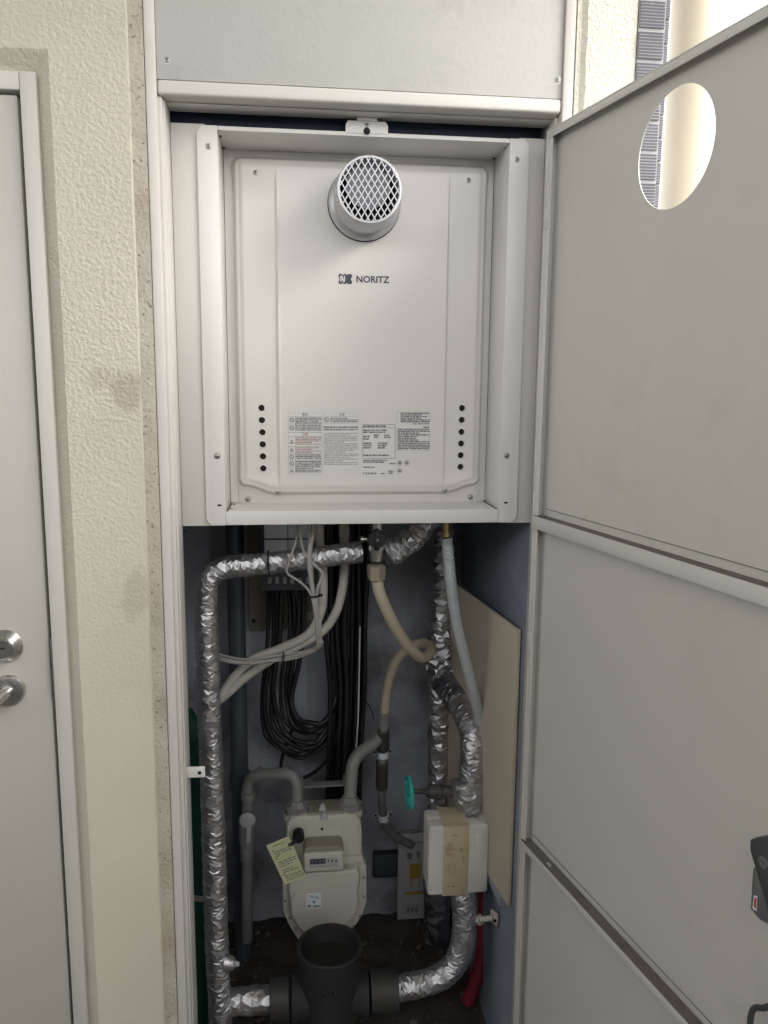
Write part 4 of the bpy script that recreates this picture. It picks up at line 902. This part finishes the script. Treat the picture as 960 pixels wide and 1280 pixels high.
# gas cock and beige hose
cock = thing('gas_cock', 'gas cock with round black knob and brass nut under the heater', 'valve', tuple(at(471, 728, .085)))
p = at(470.5, 690, .085); k = MB(); k.lathe(p, (0, 0, -1), [(-.07, .010), (-.02, .010), (-.018, .013), (-.005, .014), (.0, .0115), (.016, .0115)], 8); k.build('cock_body', M['steel'], cock)
p = at(470.5, 716, .085); k = MB(); k.lathe(p, (0, 0, 1), [(-.014, .0135), (-.012, .0165), (-.004, .0165), (-.002, .0172), (.014, .0172), (.016, .0135)], 6); k.build('union_nut', M['nut'], cock)
p = at(471, 674, .07); k = MB(); k.lathe(p+Vector((0, .006, 0)), (0, -1, 0), [(0, .0165), (.008, .0168), (.010, .0155), (.0102, .001)], 28); k.obox(p+Vector((0, -.0005, -.001)), (1, 0, 0), (0, 1, 0), (0, 0, 1), .011, .010, .042, .004); kn = k.build('knob', M['black'], cock)
k = MB(); k.lathe(p+Vector((.001, -.006, -.001)), (0, -1, 0), [(0, .0025), (.0012, .002)], 12); k.build('knob_screw', M['zinc'], kn)
p = at(452, 674, .085); k = MB(); k.lathe(p, (1, 0, 0), [(-.002, .006), (.004, .006), (.004, .0035), (.02, .0035)], 14); k.build('test_nipple', M['steel'], cock)
gh = thing('gas_hose', 'beige gas hose dropping from the cock and curling back to the wall pipe', 'hose', tuple(at(481, 885, .36)))
P = A((471.5, 726, .085), (475, 742, .086), (486, 768, .10), (501, 795, .13), (515, 813, .16), (528, 822, .20), (538, 814, .25), (532, 804, .30), (514, 808, .33), (498, 822, .35), (488, 845, .36), (483, 870, .365), (481, 890, .365))
k = MB(); sp_ = spline(P, .006); k.tube(sp_, pxr(7.3, .1), 18); k.build('hose', M['gashose'], gh)
wpipe = thing('gas_pipe', 'slender gas pipe strapped to the rear wall below the beige hose', 'pipe', tuple(at(478, 1040, .40)))
P = A((480.5, 886, .37), (479.5, 915, .38), (478, 945, .40), (477, 990, .42), (478.5, 1015, .44), (484, 1034, .46), (498, 1048, .48), (515, 1056, .49))
k = MB(); k.tube(spline(P, .006), .0098, 16); k.build('pipe', M['gaspipe'], wpipe)
def sleeve(par, px, py0, py1, Y0, Y1, r, mt, nm):
    k = MB(); a, b = at(px, py0, Y0), at(px, py1, Y1); L = (b-a).length; k.lathe(a, b-a, [(0, r*.85), (.002, r), (L-.002, r), (L, r*.85)], 20); return k.build(nm, mt, par)
sleeve(wpipe, 480, 888, 908, .37, .378, .0135, M['gaspipe'], 'coupling'); sleeve(wpipe, 479, 912, 937, .378, .395, .0145, M['darkpipe'], 'tee')
sleeve(wpipe, 477.3, 952, 985, .403, .42, .014, M['darkpipe'], 'coupling')
for px, py, Y_ in ((478.5, 943, .40), (479.5, 1022, .445)):
    q = at(px, py, Y_); k = MB(); k.lathe(q-Vector((0, 0, .008)), (0, 0, 1), [(0, .0118), (.001, .0135), (.015, .0135), (.016, .0118)], 20); st = k.build('strap', M['whitebox'], wpipe)
    for s_ in (-1, 1):
        k = MB(); k.obox(q+Vector((s_*.018, .014, .001*s_)), (1, 0, 0), (0, 1, 0), (0, 0, 1), .012, .002, .016, .0008); tbx = k.build('strap_tab', M['paper'], wpipe)
        k = MB(); k.lathe(q+Vector((s_*.019, .0128, .001*s_)), (0, -1, 0), [(0, .003), (.0006, .003)], 12); k.build('tab_screw', M['gap'], tbx)

# gas meter piping
mp = thing('meter_pipe', 'grey gas pipe loop with lever cock feeding the meter from the left', 'pipe', tuple(at(309, 1175, .42)))
P = [at(371.5, 1009, .32), at(370.5, 966, .33), at(310, 969, .38), at(308.5, 1175, .42)]
k = MB(); k.tube(resample(polyround(P, .035), .008), .0135, 20); k.build('pipe', M['gaspipe'], mp)
for (a, b, r_) in (((370.8, 992), (370.6, 972), .0155), ((356, 966), (361, 966), .0175), ((322, 968), (327, 968), .0175), ((310, 990), (310, 998), .0165), ((309, 1058), (309, 1075), .0165)):
    p, q = at(a[0], a[1], .352), at(b[0], b[1], .352)
    if a[0] < 330: p, q = at(a[0], a[1], .378), at(b[0], b[1], .378)
    k = MB(); k.lathe(p, q-p, [(0, .013), (.001, r_), ((q-p).length, r_), ((q-p).length+.001, .013)], 20); k.build('collar', M['gaspipe'], mp)
p = at(309.5, 1028, .36); k = MB(); k.lathe(p+Vector((0, .01, .008)), (0, -1, 0), [(0, .013), (.012, .0185), (.016, .0185), (.018, .015), (.0182, .001)], 24); k.obox(p+Vector((.002, -.005, -.025)), (1, 0, 0), (0, 1, 0), (.06, 0, 1), .011, .006, .045, .002); k.build('lever', M['paper'], mp)
k = MB(); k.lathe(at(309, 1050, .38), (0, 0, 1), [(-.02, .016), (.0, .019), (.05, .019), (.06, .016)], 20); k.build('cock_body', M['gaspipe'], mp)
mq = thing('meter_pipe', 'grey gas pipe bending from the wall tee down to the meter right union', 'pipe', tuple(at(438, 1000, .34)))
P = [at(478, 918, .39), at(466, 930, .375), at(441, 947, .345), at(437, 1006, .32)]
k = MB(); k.tube(resample(polyround(P, .045), .008), .0145, 20); k.build('pipe', M['gaspipe'], mq)
for a, b in ((962, 978),): k = MB(); k.lathe(at(438, b, .345), at(438, a, .345)-at(438, b, .345), [(0, .0145), (.001, .0172), (.016, .0172), (.018, .0145)], 20); k.build('collar', M['gaspipe'], mq)
a, b = at(372, 981.5, .36), at(437, 978.5, .36); hbk = MB(); hbk.obox((a+b)/2, b-a, (0, 1, 0), (0, 0, 1), (b-a).length, .025, .003, .0005); tag(hbk.build('meter_hanger', M['gaspipe']), 'flat steel hanger bar joining the two meter pipes', 'bracket')

# gas meter
gm = thing('gas_meter', 'ivory gas meter with black digit counter hanging from two grey pipes', 'gas meter', tuple(at(405, 1172, .3)))
def pz(pts, Y): return [(at(x, y, Y).x, at(x, y, Y).z) for x, y in pts]
k = MB(); k.prism(pz([(358, 1085), (358, 1032), (364, 1023), (376, 1021), (432, 1018), (446, 1020), (452, 1028), (454, 1082)], .285), .285, .352, .008, 3); k.build('upper_body', M['meter'], gm)
for x0, x1 in ((359.5, 363.5), (447.5, 451.5)):
    k = MB(); a, b = at(x0, 1080, .285), at(x1, 1030, .285); k.box(a.x, b.x, .2815, .29, a.z, b.z, .002); k.build('side_rib', M['meter'], gm)
rim = [(353, 1088), (358, 1083), (452, 1078), (458, 1082), (458, 1128), (453, 1143), (446, 1155), (438, 1164), (432, 1172), (374, 1176), (368, 1168), (360, 1154), (354, 1138)]
k = MB(); k.prism(pz(rim, .285), .285, .31, .002); k.build('flange_rim', M['meter'], gm)
for px, py in ((356, 1101), (356.5, 1126), (362, 1147), (455, 1097), (455, 1121), (450, 1145), (441.5, 1158), (370, 1161)): screw(at(px, py, .285), (0, -1, 0), .0026, gm, name='rim_bolt', mt=M['zinc'], cross=False)
inn = [(360, 1096), (365, 1090), (446, 1085), (450, 1090), (450, 1104), (447.5, 1112), (448.5, 1126), (446, 1138), (437, 1150), (428, 1160), (380, 1166), (371, 1156), (363, 1140), (362, 1124), (359.5, 1112)]
k = MB(); k.prism(pz(inn, .27), .262, .2845, .007, 3); k.build('lower_body', M['meter'], gm)
k = MB(); k.prism(pz([(358, 1084), (358.5, 1074), (452, 1070), (456, 1079)], .275), .275, .30, .003); k.build('shoulder', M['meter'], gm)
for px, py in ((371.5, 1015), (437, 1010)):
    p = at(px, py, .32); k = MB(); k.lathe(p, (0, 0, 1), [(-.014, .030), (-.004, .029), (.0, .027)], 28); un = k.build('union_base', M['meter'], gm)
    k = MB(); k.lathe(p, (0, 0, 1), [(.0, .026), (.001, .0285), (.014, .0285), (.017, .022), (.03, .016)], 8); k.build('union_nut', M['gaspipe'], gm)
a, b = at(386, 1026, .29), at(431, 1008, .29)
k = MB(); k.box(a.x, b.x, .290, .345, b.z-.030, b.z-.010, .003); k.build('top_plate', M['taupe'], gm)
for px, py, Y_ in ((403, 1010, .287), (405, 1021, .283)):
    q = at(px, py, Y_); k = MB(); k.prism([(q.x-.009, q.z-.006), (q.x+.009, q.z-.008), (q.x+.004, q.z+.009), (q.x-.003, q.z+.009)], Y_-.002, Y_+.006, .001); k.build('seal_tag', M['paper'], gm)
q = at(402.5, 1036, .284); k = MB(); k.lathe(q, (0, -1, 0), [(0, .003), (.0015, .0028)], 14); k.build('seal_screw', M['gap'], gm)
a, b = at(380, 1091, .24), at(430, 1065, .24)
k = MB(); k.box(a.x, b.x, .24, .284, a.z, b.z, .004, 3); cb = k.build('counter_housing', M['meter'], gm)
k = MB(); zz = at(405, 1053, .26).z; k.prism([(a.x-.001, b.z-.004), (b.x+.001, b.z-.004), (b.x-.003, zz-.004), (b.x-.010, zz), (a.x+.012, zz), (a.x+.003, zz-.004)], .246, .2848, .003); k.build('counter_lid', M['taupe'], gm)
k = MB(); a, b = at(387, 1084.5, .239), at(423, 1072, .239); k.box(a.x, b.x, .2385, .2405, a.z, b.z, .0006); cw = k.build('counter_window', M['paper'], cb)
k = MB(); a, b = at(387.5, 1080.5, .2384), at(407, 1073, .2384); k.box(a.x, b.x, .2378, .2386, a.z, b.z); k.build('digit_strip', M['ink'], cw, smooth=0)
a, b = at(387.5, 1084, .2384), at(423, 1082, .2384); k = MB(); k.box(a.x, b.x, .2378, .2386, a.z, b.z); k.build('scale_line', M['ink'], cw, smooth=0)
for i, ch in enumerate('0137'): text(ch, 'digit', M['lightink'], at(390.5+i*4.7, 1076.8, .2376), .0078, cw, ex=.0001)
for i, ch in enumerate('888'): text(ch, 'digit', M['ink'], at(410.5+i*4.9, 1076.2, .2376), .0082, cw, ex=.0001, bold=.0003)
a, b = at(383, 1135.5, .2615), at(401, 1116.5, .2615); k = MB(); k.box(a.x, b.x, .2610, .2618, a.z, b.z); sk = k.build('meter_sticker', M['whitebox'], gm, smooth=0)
text("'26", 'sticker_digits', M['ink'], at(388.5, 1120.5, .2607), .0085, sk, ex=.0001); text('035', 'sticker_digits', M['ink'], at(395.5, 1122, .2607), .0085, sk, ex=.0001)
k = MB(); bq(k, 384.5, 1131, 389, 1134.5, .2607); bq(k, 391, 1131.5, 400, 1134, .2607); bq(k, 385.5, 1126, 387, 1128, .2607); bq(k, 391, 1126, 394, 1129, .2607); k.build('sticker_print', M['print'], sk, smooth=0)
# paper tag with black tie
tg = thing('paper_tag', 'pale yellow paper tag hanging askew from the gas meter', 'tag', tuple(at(358, 1100, .26)))
Q = [at(356, 1106, .252), at(383.5, 1096.5, .25), at(361, 1045, .256), at(332.5, 1057, .258)]
k = MB(); nrm = Vector((0, .0006, 0)); k.add(Q+[v+nrm for v in Q], [(0, 1, 2, 3), (7, 6, 5, 4), (0, 4, 5, 1), (1, 5, 6, 2), (2, 6, 7, 3), (3, 7, 4, 0)]); tpg = k.build('tag_card', M['tag'], tg, smooth=0)
k = MB()
def tq(u0, v0, u1, v1):
    f_ = lambda u, v: (Q[3].lerp(Q[2], u)).lerp(Q[0].lerp(Q[1], u), v)+Vector((0, -.0004, 0))
    k.add([f_(u0, v1), f_(u1, v1), f_(u1, v0), f_(u0, v0)], [(0, 1, 2, 3)])
for r_ in range(16):
    v = .16+r_*.05; u = .14+(.02 if r_ % 4 else -.03)
    if r_ in (5, 9): continue
    while u < .85:
        l = random.uniform(.04, .2); tq(u, v, min(u+l, .93), v+.022); u += l+random.uniform(.02, .05)
        if random.random() < .12: break
u = .25
for i in range(6): tq(.25+i*.085, .07, .25+i*.085+.05, .10)
k.build('tag_print', M['print'], tg, smooth=0)
q = at(373, 1047, .255); k = MB(); k.lathe(q+Vector((0, .02, 0)), (0, -1, -.1), [(0, .0128), (.018, .0135), (.021, .012), (.0212, .001)], 26); k.tube(spline([q+Vector((-.006, -.002, -.006)), q+Vector((-.014, -.004, -.012)), at(361, 1056, .249)], .003), .0035, 8); k.build('tag_tie', M['black'], tg)

# card and navy plate on the rear wall
YK = .50
cdx = thing('notice_card', 'grey white printed instruction card on the rear wall behind the foam box', 'card', tuple(at(515, 1150, YK)))
a, b = at(496.5, 1150, YK), at(546, 1040, YK)
k = MB(); k.box(a.x, b.x, YK, YK+.004, a.z, b.z, .0005); k.build('card', M['paper'], cdx)
k = MB(); k.box(a.x+.004, b.x, YK-.001, YK+.006, b.z+.0005, b.z+.006, .0008); k.build('card_rail', M['steel'], cdx)
k = MB(); bq(k, 511.5, 1079, 526, 1099, YK-.0006); bq(k, 513, 1099, 515, 1109, YK-.0006); bq(k, 523, 1099, 525, 1109, YK-.0006); bq(k, 506, 1113, 540, 1119, YK-.0006); k.build('ochre_print', M['ochre'], cdx, smooth=0)
k = MB()
for px0, py0, px1, py1 in ((504, 1046, 530, 1047.5), (503, 1050, 507, 1056), (509, 1052, 530, 1054.5), (509, 1066, 515, 1074), (521, 1064, 525, 1073), (508, 1131, 523, 1132.5), (509, 1134, 512, 1141), (514, 1134, 517, 1140), (519, 1134, 522, 1141)): bq(k, px0, py0, px1, py1, YK-.0006)
k.build('dark_print', M['print'], cdx, smooth=0)
a, b = at(466.5, 1098, .56), at(505, 1066, .56); k = MB(); k.box(a.x, b.x, .562, .5798, a.z, b.z, .002); np_ = thing('navy_plate', 'small navy plate on the rear wall right of the gas meter', 'plate', ((a.x+b.x)/2, .57, a.z)); k.build('plate_rim', M['navy'], np_)
k = MB(); k.box(a.x+.004, b.x-.004, .5605, .565, a.z+.004, b.z-.004, .001); k.build('plate_face', M['greybox'], np_)

# black cables
bc = thing('cable_bundle', 'thick bundle of black cables hanging straight down right of the loops', 'cable', tuple(at(430, 1005, .47)))
for i in range(11):
    x0 = 410+i*5.0; yb_ = .45+.05*((i*7) % 5)/4
    pts = [(x0+random.uniform(-1, 1), 600, yb_), (x0+random.uniform(-2, 2), 700, yb_), (x0+random.uniform(-3, 3)-2, 780, yb_), (412+i*4.4+random.uniform(-2, 2), 860, yb_), (411+i*4.0, 940, yb_), (408+i*4.2+random.uniform(-2, 2), 1020, yb_+.02), (405+i*4.4, 1100, yb_+.03)]
    k = MB(); k.tube(spline(A(*pts), .012), random.uniform(.0055, .0075), 12); k.build('cable', M['blackcable'], bc)
k = MB(); k.tube(spline(A((450, 783, .435), (449, 840, .435), (447.5, 900, .435), (444, 950, .44)), .01), .0017, 8); k.build('bright_wire', M['whitebox'], bc, label='single bright white wire on the black bundle')
k = MB(); k.tube(spline(A((454, 872, .44), (460, 880, .435), (466, 893, .43), (467, 899, .43)), .004), .0013, 6); k.tube(spline(A((454, 873, .44), (458, 866, .43), (457, 858, .43), (453, 862, .44)), .004), .0013, 6); k.build('cable_tie', M['gap'], bc)
loops = [((336, 736), (336, 800), (329, 870), (331, 915), (348, 938), (378, 944), (408, 932), (424, 905), (424, 850), (418, 790), (413, 720)),
         ((341, 736), (340, 800), (333, 870), (336, 912), (354, 933), (380, 939), (405, 928), (420, 900), (421, 850), (416, 790), (411, 720)),
         ((346, 736), (346, 800), (338, 862), (342, 905), (358, 927), (382, 934), (403, 923), (417, 895), (419, 850), (416, 780), (412, 700)),
         ((352, 736), (350, 800), (343, 860), (347, 900), (362, 922), (384, 929), (402, 919), (415, 893), (418, 845), (416, 780), (414, 700)),
         ((361, 736), (360, 790), (352, 840), (351, 880), (362, 908), (384, 920), (402, 914), (416, 890), (421, 840), (420, 780), (418, 700)),
         ((366, 736), (366, 790), (357, 840), (356, 878), (366, 902), (386, 914), (403, 908), (418, 884), (423, 840), (423, 780), (421, 700)),
         ((374, 736), (374, 780), (366, 830), (361, 870), (370, 898), (388, 910), (405, 903), (420, 880), (425, 840), (427, 780), (426, 700)),
         ((379, 736), (379, 785), (371, 830), (365, 870), (374, 894), (390, 905), (407, 899), (421, 876), (427, 830), (429, 780), (429, 700))]
cl = thing('cable_loops', 'black cables looping down in a long U below the wiring box', 'cable', tuple(at(378, 945, .45)))
for i, L_ in enumerate(loops):
    L_ = [(x+(random.uniform(-2.6, 2.6) if 0 < j < 10 else 0), y+(random.uniform(-4, 4) if 2 < j < 8 else 0)) for j, (x, y) in enumerate(L_)]
    pts = [(x, y, .50-.02*math.sin(math.pi*min(1, j/5))-.008*i % .03-.03*(j in (4, 5, 6))) for j, (x, y) in enumerate(L_)]
    k = MB(); k.tube(spline(A(*pts), .008), .0062 if i not in (0, 4) else .005, 12); k.build('cable', M['blackcable'], cl)
k = MB(); k.tube(spline(A((368, 905, .46), (358, 930, .47), (352, 950, .48), (351, 965, .5)), .006), .004, 8); k.build('cable', M['blackcable'], cl)
k = MB(); k.tube(spline(A((424, 915, .46), (410, 948, .47), (392, 966, .48), (375, 974, .5)), .006), .0045, 8); k.build('cable', M['blackcable'], cl)

# grit and crumbs on the closet floor
k = MB()
for i in range(420):
    x, y = random.uniform(XL-.05, XR-.01), random.uniform(.0, .56); z = .004+.02*max(0, noise.noise(Vector((x*5, y*5, 1))))+.010*noise.noise(Vector((x*19, y*19, 2)))+.045*max(0, (y-.3)/.28)**2*(.6+.6*noise.noise(Vector((x*6, y*4, 8))))
    r_ = random.choice((.002, .003, .003, .005, .008))*random.uniform(.7, 1.3)
    k.obox((x, y, z+r_*.2), (random.random()+.1, random.random(), random.uniform(-.3, .3)), (-random.random(), random.random()+.1, .1), (random.uniform(-.3, .3), .1, 1), r_*1.5, r_, r_*.8)
gr = k.build('floor_grit', M['grit'], smooth=0); gr['kind'] = 'stuff'; gr['label'] = 'scattered grit and crumbs on the dark closet floor'; gr['category'] = 'grit'
